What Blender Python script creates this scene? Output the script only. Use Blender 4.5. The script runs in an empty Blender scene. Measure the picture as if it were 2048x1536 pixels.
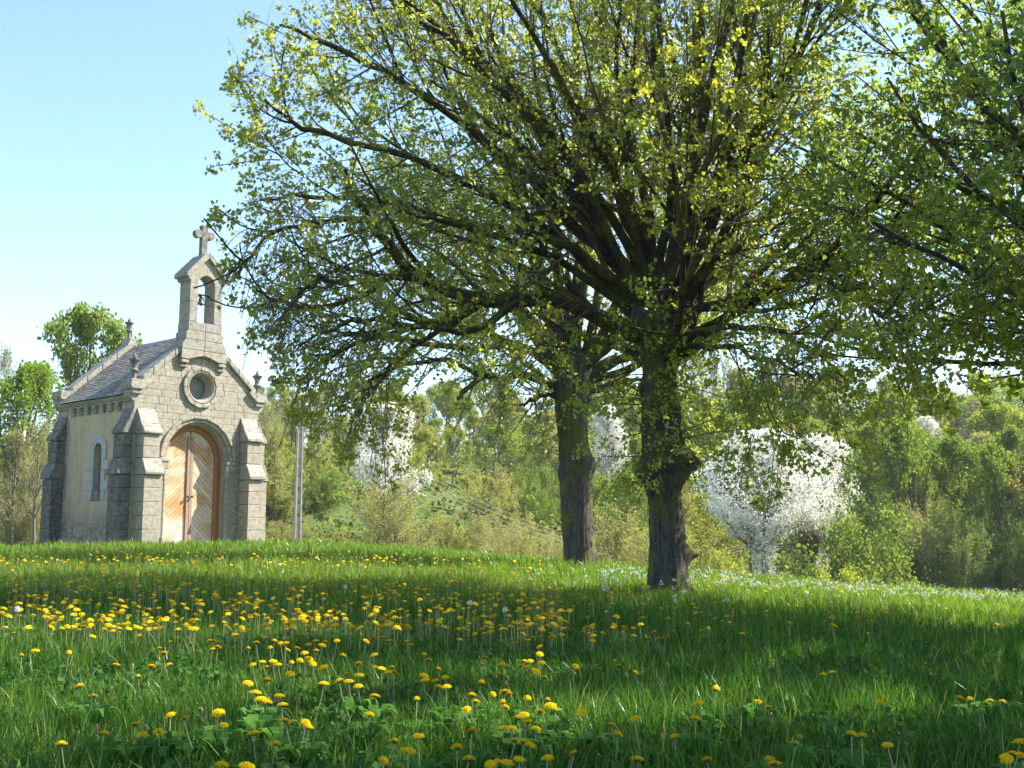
import bpy, bmesh, math, random
import numpy as np
from mathutils import Vector, Matrix

random.seed(7)
rng = np.random.default_rng(7)
SC = bpy.context.scene
COL = SC.collection
PI = math.pi
R = math.radians

# ------------------------------------------------------------------ camera, sky, sun, exposure
EYE = 0.80
FPX = 2250.0            # focal length in pixels of the 2048 px wide photograph
PITCH = R(7.95)
cam_d = bpy.data.cameras.new('camera')
cam_d.sensor_width = 36.0
cam_d.lens = 36.0 * FPX / 2048.0
cam_d.clip_start = 0.05
cam_d.clip_end = 5000.0
cam = bpy.data.objects.new('camera', cam_d)
cam.location = (0, 0, EYE)
cam.rotation_euler = (R(90) + PITCH, 0, 0)
COL.objects.link(cam)
SC.camera = cam

SUN = Vector((1.60, 0.50, 1.60)).normalized()
SUN_EL = math.asin(SUN.z)
SUN_ROT = math.atan2(SUN.x, SUN.y)
world = bpy.data.worlds.new("World")
SC.world = world
world.use_nodes = True
wn = world.node_tree
for n in list(wn.nodes):
    wn.nodes.remove(n)
w_out = wn.nodes.new('ShaderNodeOutputWorld')
w_bg = wn.nodes.new('ShaderNodeBackground')
w_sky = wn.nodes.new('ShaderNodeTexSky')
w_sky.sky_type = 'NISHITA'
w_sky.sun_disc = False
w_sky.sun_elevation = SUN_EL
w_sky.sun_rotation = SUN_ROT
w_sky.air_density = 1.0
w_sky.dust_density = 0.35
w_sky.ozone_density = 2.6
w_bg.inputs['Strength'].default_value = 0.115
wn.links.new(w_sky.outputs[0], w_bg.inputs['Color'])
wn.links.new(w_bg.outputs[0], w_out.inputs['Surface'])

sun_d = bpy.data.lights.new('sun', 'SUN')
sun_d.energy = 5.0
sun_d.angle = R(0.53)
sun_d.color = (1.0, 0.95, 0.86)
sun = bpy.data.objects.new('sun', sun_d)
sun.rotation_euler = SUN.to_track_quat('Z', 'Y').to_euler()
sun.location = (20, -5, 30)
COL.objects.link(sun)

SC.view_settings.view_transform = 'Standard'
SC.view_settings.look = 'None'
SC.view_settings.gamma = 1.0
SC.view_settings.use_curve_mapping = False
SC.view_settings.exposure = 1.7
SC.cycles.max_bounces = 10
SC.cycles.diffuse_bounces = 6
SC.cycles.transmission_bounces = 4
SC.cycles.glossy_bounces = 2

# ------------------------------------------------------------------ helpers
def ray(px, py):
    x = (px - 1024.0) / FPX
    y = (768.0 - py) / FPX
    return np.array([x, math.cos(PITCH) - y * math.sin(PITCH), math.sin(PITCH) + y * math.cos(PITCH)])

def at(px, py, Y):
    """the surveyed point that lies Y metres in front of the tripod in the direction measured"""
    d = ray(px, py)
    return np.array([0, 0, EYE]) + d * (Y / d[1])

def tag(o, label=None, cat=None, group=None, kind=None):
    if label: o['label'] = label
    if cat: o['category'] = cat
    if group: o['group'] = group
    if kind: o['kind'] = kind
    return o

def empty(name, loc=(0, 0, 0), rz=0.0):
    o = bpy.data.objects.new(name, None)
    o.location = loc
    o.rotation_euler = (0, 0, rz)
    o.empty_display_size = 0.2
    COL.objects.link(o)
    return o

def link(name, me, parent=None, loc=None):
    o = bpy.data.objects.new(name, me)
    COL.objects.link(o)
    if parent is not None: o.parent = parent
    if loc is not None: o.location = loc
    return o

def mesh_np(name, V, Fs, mats, tint=None, smooth=False, matidx=None):
    """V (n,3); Fs: list of (m,k) index arrays; matidx: list of ints, one per array"""
    me = bpy.data.meshes.new(name)
    V = np.ascontiguousarray(V, dtype=np.float32)
    Fs = [f for f in Fs if len(f)]
    tot = np.concatenate([np.full(len(f), f.shape[1], dtype=np.int32) for f in Fs])
    loops = np.concatenate([f.reshape(-1) for f in Fs]).astype(np.int32)
    me.vertices.add(len(V)); me.vertices.foreach_set('co', V.reshape(-1))
    me.loops.add(len(loops)); me.loops.foreach_set('vertex_index', loops)
    me.polygons.add(len(tot))
    starts = np.concatenate([[0], np.cumsum(tot)[:-1]]).astype(np.int32)
    me.polygons.foreach_set('loop_start', starts)
    me.polygons.foreach_set('loop_total', tot)
    if matidx is not None:
        mi = np.concatenate([np.full(len(f), i, dtype=np.int32) for f, i in zip(Fs, matidx)])
        me.polygons.foreach_set('material_index', mi)
    me.polygons.foreach_set('use_smooth', np.full(len(tot), smooth, dtype=bool))
    if not isinstance(mats, (list, tuple)): mats = [mats]
    for m in mats: me.materials.append(m)
    if tint is not None:
        a = me.attributes.new('tint', 'FLOAT_COLOR', 'POINT')
        c = np.ones((len(V), 4), dtype=np.float32); c[:, :3] = tint
        a.data.foreach_set('color', c.reshape(-1))
    me.update(calc_edges=True)
    return me

def norm(a):
    return a / np.maximum(np.linalg.norm(a, axis=-1, keepdims=True), 1e-9)

def smooth01(t):
    t = np.clip(t, 0, 1)
    return t * t * (3 - 2 * t)

# ------------------------------------------------------------------ materials
class NB:
    def __init__(s, name):
        s.m = bpy.data.materials.new(name); s.m.use_nodes = True
        s.t = s.m.node_tree
        for n in list(s.t.nodes): s.t.nodes.remove(n)
        s.out = s.t.nodes.new('ShaderNodeOutputMaterial')
    def n(s, typ, ins=None, **kw):
        nd = s.t.nodes.new(typ)
        for k, v in kw.items(): setattr(nd, k, v)
        for k, v in (ins or {}).items():
            if isinstance(v, bpy.types.NodeSocket): s.t.links.new(v, nd.inputs[k])
            else: nd.inputs[k].default_value = v
        return nd
    def noise(s, vec, scale, detail=4, rough=0.55, dist=0.0):
        return s.n('ShaderNodeTexNoise', {'Vector': vec, 'Scale': scale, 'Detail': detail, 'Roughness': rough, 'Distortion': dist}).outputs['Fac']
    def ramp(s, fac, a, b, lo=0.0, hi=1.0):
        return s.n('ShaderNodeMapRange', {'Value': fac, 'From Min': a, 'From Max': b, 'To Min': lo, 'To Max': hi}).outputs[0]
    def mix(s, fac, a, b, blend='MIX'):
        nd = s.n('ShaderNodeMix', data_type='RGBA', blend_type=blend)
        for i, v in ((0, fac), (6, a), (7, b)):
            if isinstance(v, bpy.types.NodeSocket): s.t.links.new(v, nd.inputs[i])
            else: nd.inputs[i].default_value = (tuple(v) + (1,) if isinstance(v, (tuple, list)) and len(v) == 3 else v)
        return nd.outputs[2]
    def math(s, op, a, b=0.0):
        return s.n('ShaderNodeMath', {0: a, 1: b}, operation=op).outputs[0]
    def obj(s):
        return s.n('ShaderNodeTexCoord').outputs['Object']
    def scalev(s, v, xyz):
        return s.n('ShaderNodeMapping', {'Vector': v, 'Scale': xyz}).outputs[0]
    def bump(s, h, strength=0.4, dist=0.02):
        return s.n('ShaderNodeBump', {'Height': h, 'Strength': strength, 'Distance': dist}).outputs[0]
    def principled(s, color, rough=0.9, normal=None, spec=0.2, **kw):
        p = s.n('ShaderNodeBsdfPrincipled', {'Roughness': rough, 'Specular IOR Level': spec})
        if isinstance(color, bpy.types.NodeSocket): s.t.links.new(color, p.inputs['Base Color'])
        else: p.inputs['Base Color'].default_value = tuple(color) + (1,)
        if normal is not None: s.t.links.new(normal, p.inputs['Normal'])
        for k, v in kw.items(): p.inputs[k].default_value = v
        return p.outputs[0]
    def surf(s, sh):
        s.t.links.new(sh, s.out.inputs['Surface'])
        return s.m

def stone_mat(name, base=(0.43, 0.385, 0.30), dark=(0.20, 0.18, 0.145), stain=0.5, lichen=0.5, rand=0.25):
    b = NB(name); v = b.obj()
    rnd = b.n('ShaderNodeObjectInfo').outputs['Random']
    n1 = b.noise(v, 1.6, 5, 0.6)
    n2 = b.noise(v, 9.0, 6, 0.65, 0.4)
    n3 = b.noise(v, 42.0, 4, 0.7)
    c = b.mix(b.ramp(n1, 0.35, 0.65), base, tuple(x * y for x, y in zip(base, (0.80, 0.82, 0.86))))
    c = b.mix(b.ramp(n2, 0.62 - 0.25 * stain, 0.86 - 0.25 * stain), c, dark)
    c = b.mix(b.ramp(rnd, 0, 1, 0, rand), c, (base[0] * 0.62, base[1] * 0.62, base[2] * 0.66))
    vr = b.n('ShaderNodeTexVoronoi', {'Vector': v, 'Scale': 24.0, 'Randomness': 1.0}).outputs['Distance']
    lm = b.math('MULTIPLY', b.ramp(vr, 0.22, 0.12), b.ramp(b.noise(v, 3.1, 3), 0.62 - 0.2 * lichen, 0.70 - 0.2 * lichen))
    c = b.mix(lm, c, (0.56, 0.54, 0.47))
    c = b.mix(b.ramp(n3, 0.3, 0.7, 0.0, 0.30), c, tuple(x * 0.6 for x in base))
    st = b.noise(b.scalev(v, (7, 7, 0.9)), 1.6, 5, 0.6)
    c = b.mix(b.math('MULTIPLY', b.ramp(st, 0.52, 0.68, 0, 0.55), b.ramp(n1, 0.42, 0.6)), c, dark)
    h = b.math('ADD', b.math('MULTIPLY', n3, 0.4), n2)
    return b.surf(b.principled(c, 0.93, b.bump(h, 0.55, 0.02)))

def leaf_mat(name, tint_attr=True, trans=0.45, gloss=0.12, warm=(1.25, 1.15, 0.45), objcol=False):
    b = NB(name)
    if objcol:
        oc = b.n('ShaderNodeObjectInfo').outputs['Color']
        at_ = b.n('ShaderNodeAttribute', attribute_name='tint').outputs['Color']
        col = b.mix(1.0, oc, at_, 'MULTIPLY')
    else:
        col = b.n('ShaderNodeAttribute', attribute_name='tint').outputs['Color']
    d = b.n('ShaderNodeBsdfDiffuse', {'Color': col}).outputs[0]
    tc = b.mix(1.0, col, tuple(warm), 'MULTIPLY')
    t = b.n('ShaderNodeBsdfTranslucent', {'Color': tc}).outputs[0]
    g = b.n('ShaderNodeBsdfGlossy', {'Color': (0.9, 0.95, 0.9, 1), 'Roughness': 0.42}).outputs[0]
    m1 = b.n('ShaderNodeMixShader', {0: trans, 1: d, 2: t}).outputs[0]
    fr = b.n('ShaderNodeFresnel', {'IOR': 1.35}).outputs[0]
    m2 = b.n('ShaderNodeMixShader', {0: b.math('MULTIPLY', fr, gloss * 4), 1: m1, 2: g}).outputs[0]
    return b.surf(m2)

M = {}
M['stone'] = stone_mat('weathered_limestone', (0.39, 0.34, 0.25), rand=0.22, stain=0.85, lichen=0.75)
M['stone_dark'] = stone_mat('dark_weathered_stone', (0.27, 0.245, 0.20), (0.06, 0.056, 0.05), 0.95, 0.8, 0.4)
M['stone_black'] = stone_mat('black_lichened_shaded_stone', (0.20, 0.185, 0.155), (0.05, 0.047, 0.042), 0.85, 0.6, 0.35)  # weathered black plus the shade of the left side, put into one colour
M['stone_mid'] = stone_mat('grey_stained_stone', (0.36, 0.33, 0.265), (0.13, 0.12, 0.10), 0.7, 0.6, 0.3)
M['stone_pale'] = stone_mat('pale_dressed_stone', (0.42, 0.41, 0.38), (0.26, 0.25, 0.23), 0.25, 0.2, 0.15)

def plaster():
    b = NB('tan_lime_plaster'); v = b.obj()
    n1 = b.noise(v, 1.3, 6, 0.6); n2 = b.noise(v, 7, 6, 0.65, 0.6); n3 = b.noise(v, 60, 3)
    c = b.mix(b.ramp(n1, 0.35, 0.68), (0.52, 0.385, 0.235), (0.42, 0.32, 0.205))
    z = b.n('ShaderNodeSeparateXYZ', {0: v}).outputs['Z']
    low = b.ramp(b.math('ADD', z, b.math('MULTIPLY', n2, 1.4)), 1.75, 1.15)
    c = b.mix(b.math('MULTIPLY', low, b.ramp(n2, 0.35, 0.6)), c, (0.13, 0.12, 0.105))
    sk = b.noise(b.scalev(v, (6, 6, 0.7)), 1.3, 5, 0.65)
    c = b.mix(b.ramp(sk, 0.50, 0.66, 0, 0.6), c, (0.21, 0.185, 0.15))
    c = b.mix(b.math('MULTIPLY', b.ramp(n2, 0.60, 0.66), b.ramp(z, 1.0, 0.5)), c, (0.30, 0.17, 0.09))
    c = b.mix(b.ramp(n3, 0.3, 0.7, 0, 0.25), c, (0.2, 0.17, 0.14))
    return b.surf(b.principled(c, 0.95, b.bump(b.math('ADD', n2, b.math('MULTIPLY', n3, 0.3)), 0.35, 0.02)))
M['plaster'] = plaster()

def slate():
    b = NB('grey_slate'); v = b.obj()
    n1 = b.noise(v, 3, 5, 0.6); n2 = b.noise(v, 22, 4, 0.6)
    col = b.n('ShaderNodeAttribute', attribute_name='tint').outputs['Color']
    c = b.mix(b.ramp(n1, 0.3, 0.7), (0.15, 0.135, 0.115), (0.235, 0.215, 0.175))
    c = b.mix(1.0, c, col, 'MULTIPLY')
    c = b.mix(b.ramp(n2, 0.66, 0.75), c, (0.30, 0.29, 0.24))
    return b.surf(b.principled(c, 0.7, b.bump(n2, 0.3, 0.01), 0.35))
M['slate'] = slate()

def mortar():
    b = NB('old_mortar'); v = b.obj()
    c = b.mix(b.noise(v, 12), (0.33, 0.29, 0.22), (0.17, 0.155, 0.13))
    return b.surf(b.principled(c, 0.95))
M['mortar'] = mortar()

def wood_door():
    b = NB('weathered_oak_boards'); v = b.obj()
    rnd = b.n('ShaderNodeObjectInfo').outputs['Random']
    z = b.n('ShaderNodeSeparateXYZ', {0: v}).outputs['Z']
    n1 = b.noise(v, 1.7, 5, 0.6, 0.3); n2 = b.noise(b.scalev(v, (5, 5, 5)), 6, 5, 0.7, 1.0)
    c = b.mix(b.ramp(n2, 0.3, 0.7), (0.50, 0.27, 0.105), (0.36, 0.175, 0.065))
    bl = b.math('ADD', b.ramp(n1, 0.42, 0.60, 0, 0.75), b.ramp(b.math('ADD', z, b.math('MULTIPLY', rnd, 0.5)), 1.0, 0.55, 0, 0.6))
    bl = b.math('MULTIPLY', bl, b.ramp(rnd, 0.1, 0.9, 0.55, 1.0))
    bl = b.n('ShaderNodeClamp', {0: bl}).outputs[0]
    c = b.mix(bl, c, (0.62, 0.54, 0.43))
    c = b.mix(b.ramp(n2, 0.62, 0.74, 0, 0.6), c, (0.24, 0.16, 0.09))
    return b.surf(b.principled(c, 0.7, b.bump(n2, 0.3, 0.008), 0.3))
M['door_wood'] = wood_door()

def wood_plain(name, c1, c2):
    b = NB(name); v = b.scalev(b.obj(), (14, 14, 1.2))
    n = b.noise(v, 4, 5, 0.65)
    return b.surf(b.principled(b.mix(b.ramp(n, 0.3, 0.7), c1, c2), 0.75, b.bump(n, 0.3, 0.006), 0.3))
M['door_frame'] = wood_plain('orange_brown_frame_wood', (0.34, 0.15, 0.055), (0.22, 0.095, 0.035))
M['door_post'] = wood_plain('grey_brown_post_wood', (0.34, 0.235, 0.165), (0.22, 0.14, 0.09))
M['pole_wood'] = wood_plain('grey_pole_wood', (0.22, 0.20, 0.17), (0.14, 0.12, 0.10))

def simple(name, c, rough=0.6, metal=0.0, spec=0.4, nscale=18):
    b = NB(name); v = b.obj(); n = b.noise(v, nscale, 4)
    col = b.mix(b.ramp(n, 0.35, 0.65), c, tuple(x * 0.7 for x in c))
    return b.surf(b.principled(col, rough, None, spec, Metallic=metal))
M['iron'] = simple('rusty_iron', (0.10, 0.045, 0.03), 0.7, 0.3)
M['bronze'] = simple('dull_bronze', (0.16, 0.14, 0.12), 0.5, 0.7)
M['dark_glass'] = simple('dark_old_glass', (0.02, 0.022, 0.028), 0.3, 0.0, 0.15)
M['oculus_glass'] = simple('dusty_green_glass', (0.11, 0.125, 0.095), 0.45, 0.0, 0.5, 3)
M['concrete'] = simple('pale_concrete', (0.46, 0.43, 0.38), 0.9, 0.0, 0.2, 6)
M['wire'] = simple('aluminium_cable', (0.30, 0.30, 0.28), 0.55, 0.0, 0.5)
M['insulator'] = simple('white_ceramic', (0.62, 0.60, 0.56), 0.3, 0.0, 0.5)

def bark(name, c1, c2, moss=0.4, ridge=True):
    b = NB(name); v = b.obj()
    vs = b.scalev(v, (9, 9, 1.1) if ridge else (4, 4, 4))
    n1 = b.noise(vs, 3.2, 7, 0.7, 0.8); n2 = b.noise(v, 2.0, 4, 0.6); n3 = b.noise(v, 30, 4, 0.7)
    c = b.mix(b.ramp(n1, 0.32, 0.62), c2, c1)
    c = b.mix(b.ramp(n3, 0.60, 0.72, 0, 0.7), c, (0.30, 0.31, 0.27))
    nz = b.n('ShaderNodeSeparateXYZ', {0: b.n('ShaderNodeNewGeometry').outputs['Normal']}).outputs['Z']
    mm = b.math('ADD', b.ramp(n2, 0.40, 0.56), b.ramp(nz, 0.0, 0.8, -0.25, 0.75))
    mm = b.math('MULTIPLY', b.ramp(mm, 0.35, 0.8), b.ramp(n3, 0.3, 0.55))
    c = b.mix(b.math('MULTIPLY', mm, moss), c, (0.13, 0.125, 0.022))
    return b.surf(b.principled(c, 0.95, b.bump(b.math('ADD', n1, b.math('MULTIPLY', n3, 0.35)), 0.9, 0.035)))
M['bark'] = bark('ridged_linden_bark', (0.105, 0.095, 0.085), (0.022, 0.019, 0.016), 0.95)
M['limb_bark'] = bark('mossy_limb_bark', (0.07, 0.06, 0.048), (0.02, 0.018, 0.014), 0.95, False)
M['twig_bark'] = simple('grey_brown_twig_bark', (0.16, 0.13, 0.10), 0.9, 0.0, 0.1, 5)
M['far_bark'] = simple('far_grey_bark', (0.17, 0.145, 0.115), 0.95, 0.0, 0.1, 4)
M['pale_twig'] = simple('pale_tan_twigs', (0.34, 0.28, 0.19), 0.9, 0.0, 0.1, 4)
M['leaf'] = leaf_mat('linden_leaf', trans=0.60, gloss=0.03, warm=(1.35, 1.25, 0.5))
M['far_leaf'] = leaf_mat('far_foliage', trans=0.45, gloss=0.0, warm=(1.2, 1.15, 0.6), objcol=True)
M['petal_white'] = leaf_mat('white_blossom', trans=0.35, gloss=0.0, warm=(1, 1, 1))
M['clover'] = leaf_mat('clover_leaf', trans=0.35, gloss=0.0, warm=(1.1, 1.2, 0.5))
M['grass'] = leaf_mat('meadow_grass_blade', trans=0.45, gloss=0.012, warm=(1.15, 1.25, 0.4))
M['petal'] = leaf_mat('dandelion_petal', trans=0.25, gloss=0.0, warm=(1.0, 0.9, 0.4))
M['stem'] = simple('dandelion_stem', (0.26, 0.27, 0.12), 0.5, 0.0, 0.4)
M['calyx'] = simple('dandelion_calyx', (0.07, 0.11, 0.03), 0.7, 0.0, 0.3)
M['bud'] = simple('dandelion_bud', (0.45, 0.22, 0.10), 0.8, 0.0, 0.2)

def ground_mat():
    b = NB('meadow_ground'); v = b.n('ShaderNodeNewGeometry').outputs['Position']
    n1 = b.noise(v, 0.12, 5, 0.6); n2 = b.noise(v, 1.5, 6, 0.65); n3 = b.noise(v, 14, 5, 0.7)
    c = b.mix(b.ramp(n1, 0.4, 0.6), (0.065, 0.12, 0.022), (0.095, 0.125, 0.035))
    c = b.mix(b.ramp(n2, 0.45, 0.65), c, (0.055, 0.085, 0.02))
    c = b.mix(b.ramp(n3, 0.5, 0.7, 0, 0.6), c, (0.10, 0.095, 0.04))
    return b.surf(b.principled(c, 0.95, b.bump(n3, 0.8, 0.06), 0.1))
M['ground'] = ground_mat()

# ------------------------------------------------------------------ terrain
TP = np.array([
 (0, 0, 0.0), (0, 3, 0.0), (-3, 4, 0.03), (4, 4, -0.04), (0, 8, 0.03), (-4, 9, 0.13), (4, 9, -0.07), (9, 9, -0.25),
 (1.95, 14, 0.11), (-3, 14, 0.20), (-7, 17, 0.36), (8, 17, -0.32), (1.3, 22, 0.26), (6, 22, -0.14), (-4, 22, 0.50), (-9, 23, 0.55),
 (-4.8, 28, 0.64), (-9, 29, 0.64), (-14, 29, 0.55), (-1.3, 28, 0.42), (2.5, 28, 0.06), (6.3, 28, -0.22), (13, 28, -0.62), (-6, 33, 0.62),
 (-20, 20, 0.40), (20, 20, -0.8), (-20, 0, 0.1), (20, 0, -0.5), (0, -15, 0.0), (-12, 36, 0.5), (10, 34, -0.6)], dtype=float)
def _phi(r2):
    return np.where(r2 > 1e-12, r2 * np.log(np.maximum(r2, 1e-12)) * 0.5, 0.0)
_n = len(TP)
_K = _phi(((TP[:, None, :2] - TP[None, :, :2]) ** 2).sum(-1)) + np.eye(_n) * 2.0
_A = np.zeros((_n + 3, _n + 3)); _A[:_n, :_n] = _K; _A[:_n, _n] = 1; _A[:_n, _n + 1:] = TP[:, :2]; _A[_n, :_n] = 1; _A[_n + 1:, :_n] = TP[:, :2].T
_w = np.linalg.solve(_A, np.concatenate([TP[:, 2], [0, 0, 0]]))
def near_h(x, y):
    x = np.clip(x, -24, 24); y = np.clip(y, -18, 36)
    out = _w[_n] + _w[_n + 1] * x + _w[_n + 2] * y
    for i in range(_n):
        out = out + _w[i] * _phi((x - TP[i, 0]) ** 2 + (y - TP[i, 1]) ** 2)
    return out + 0.02 * np.sin(x * 1.7 + y * 0.6) * np.sin(y * 1.3 - x * 0.4)
def far_h(x, y):
    a = 0.25 - 4.9 * smooth01((x + 8) / 22.0)
    s = 0.13 * np.clip(y - 52, 0, 98) + 0.02 * np.clip(y - 150, 0, 300)
    return a + s + 0.5 * np.sin(x * 0.11 + 1) * np.sin(y * 0.07) - 0.02 * np.clip(-x - 30, 0, 200)
def H(x, y):
    x = np.asarray(x, dtype=float); y = np.asarray(y, dtype=float)
    edge = 31.5 - 0.22 * np.clip(x, -10, 16)
    t = smooth01((y - edge) / 16.0)
    drop = 0.05 * np.clip(y - edge, 0, 12)
    return (near_h(x, y) - drop) * (1 - t) + far_h(x, y) * t

gx = np.concatenate([-np.geomspace(900, 26, 26), np.linspace(-24, 24, 97), np.geomspace(26, 900, 26)])
gy = np.concatenate([-np.geomspace(300, 11, 14), np.linspace(-10, 60, 141), np.geomspace(62, 1600, 44)])
GX, GY = np.meshgrid(gx, gy)
GZ = H(GX, GY)
V = np.stack([GX, GY, GZ], -1).reshape(-1, 3)
nx, ny = len(gx), len(gy)
I = np.arange(nx * ny).reshape(ny, nx)
F = np.stack([I[:-1, :-1], I[:-1, 1:], I[1:, 1:], I[1:, :-1]], -1).reshape(-1, 4)
tag(link('ground', mesh_np('ground', V, [F], M['ground'], smooth=True)), kind='structure')
# ------------------------------------------------------------------ branching growth (all arrays)
def tubes(P, Rr, sides):
    B, N, _ = P.shape
    T = norm(np.gradient(P, axis=1))
    t0 = T[:, 0]
    ref = np.where(np.abs(t0[:, 2:3]) < 0.8, np.array([[0, 0, 1.0]]), np.array([[1.0, 0, 0]]))
    ref = np.repeat(ref[:, None, :], N, 1)
    X = norm(ref - (ref * T).sum(-1, keepdims=True) * T)
    Y = np.cross(T, X)
    a = np.linspace(0, 2 * PI, sides, endpoint=False)
    V = P[:, :, None, :] + Rr[:, :, None, None] * (np.cos(a)[None, None, :, None] * X[:, :, None, :] + np.sin(a)[None, None, :, None] * Y[:, :, None, :])
    idx = np.arange(B * N * sides).reshape(B, N, sides)
    n2 = np.roll(idx, -1, axis=2)
    F = np.stack([idx[:, :-1], n2[:, :-1], n2[:, 1:], idx[:, 1:]], -1).reshape(-1, 4)
    return V.reshape(-1, 3), F

def merge(parts):
    Vs, Fs, off = [], [], 0
    for V, F in parts:
        Vs.append(V); Fs.append(F + off); off += len(V)
    return np.concatenate(Vs), np.concatenate(Fs)

def sample(P, t):
    """P (B,N,3), t (B,n) -> points and tangents (B,n,3)"""
    N = P.shape[1]
    f = np.clip(t, 0, 0.9999) * (N - 1)
    i = f.astype(int); fr = (f - i)[..., None]
    b = np.arange(P.shape[0])[:, None]
    p = P[b, i] * (1 - fr) + P[b, i + 1] * fr
    return p, norm(P[b, i + 1] - P[b, i])

def children(P, Rr, n, trange, ang, length, npts, up=0.15, wander=0.25, rfac=0.55, env=None, centre=None, outward=0.35, rmin=0.003):
    B = P.shape[0]
    t = np.sort(rng.uniform(trange[0], trange[1], (B, n)), axis=1)
    p, tan = sample(P, t)
    rr, _ = sample(np.repeat(Rr[..., None], 3, -1), t); rr = rr[..., 0]
    rnd = rng.normal(size=(B, n, 3))
    perp = norm(rnd - (rnd * tan).sum(-1, keepdims=True) * tan)
    a = rng.uniform(ang[0], ang[1], (B, n, 1))
    d = np.cos(a) * tan + np.sin(a) * perp
    if centre is not None:
        o = norm(p - centre); d = norm(d + outward * o)
    L = rng.uniform(length[0], length[1], (B, n, 1)) * (1.0 - 0.35 * t[..., None])
    p = p.reshape(-1, 3); d = norm(d).reshape(-1, 3); L = L.reshape(-1, 1); r0 = rr.reshape(-1) * rfac
    if env is not None:
        tip = p + d * L + np.array([0, 0, up]) * L * 0.5
        e0 = env(p); e1 = env(tip)
        k = np.where(e1 > 1, np.clip((1 - e0) / np.maximum(e1 - e0, 1e-3), 0.35, 1), 1)
        L = L * k[:, None]
    pts = [p]; cur = d; step = L / (npts - 1)
    for k in range(npts - 1):
        cur = norm(cur + np.array([0, 0, up]) / (npts - 1) * 2 + rng.normal(size=cur.shape) * wander / (npts - 1) * 1.6)
        pts.append(pts[-1] + cur * step)
    Pn = np.stack(pts, 1)
    r0 = np.maximum(r0, rmin)
    Rn = r0[:, None] * np.linspace(1, 0.25, npts)[None, :]
    return Pn, np.maximum(Rn, rmin * 0.6)

LEAF_T = np.array([[0, 0, 0], [0.42, 0.5, 0.06], [1.0, 0.0, -0.05], [0.42, -0.5, 0.06]])
LEAF_T6 = np.array([[0, 0, 0], [-0.02, 0.42, 0.10], [0.50, 0.44, 0.08], [1.0, 0.0, -0.06], [0.50, -0.44, 0.08], [-0.02, -0.42, 0.10]])
def leaves(pos, size, droop=0.5, six=False, width=0.95):
    n = len(pos)
    ax = norm(rng.normal(size=(n, 3)) + np.array([0, 0, -droop]))
    nrm = rng.normal(size=(n, 3)) + np.array([0, 0, 0.9])
    side = norm(np.cross(nrm, ax)); nn = np.cross(ax, side)
    s = (size * rng.uniform(0.6, 1.25, n))[:, None, None]
    T = LEAF_T6 if six else LEAF_T
    V = pos[:, None, :] + s * (T[None, :, 0:1] * ax[:, None] + width * T[None, :, 1:2] * side[:, None] + T[None, :, 2:3] * nn[:, None] * 1.6)
    k = T.shape[0]
    idx = np.arange(n * k).reshape(n, k)
    if six:
        F = np.concatenate([idx[:, [0, 3, 2, 1]], idx[:, [0, 5, 4, 3]]])
    else:
        F = idx
    return V.reshape(-1, 3), F, k

def leaf_points(P, n, trange=(0.1, 1.05), spread=0.03, nodes=0):
    if nodes:
        t0 = rng.uniform(trange[0], trange[1], (P.shape[0], nodes))
        t = t0[np.arange(P.shape[0])[:, None], rng.integers(0, nodes, (P.shape[0], n))]
    else:
        t = rng.uniform(trange[0], trange[1], (P.shape[0], n))
    p, _ = sample(P, t)
    return (p + rng.normal(size=p.shape) * spread).reshape(-1, 3)

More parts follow.
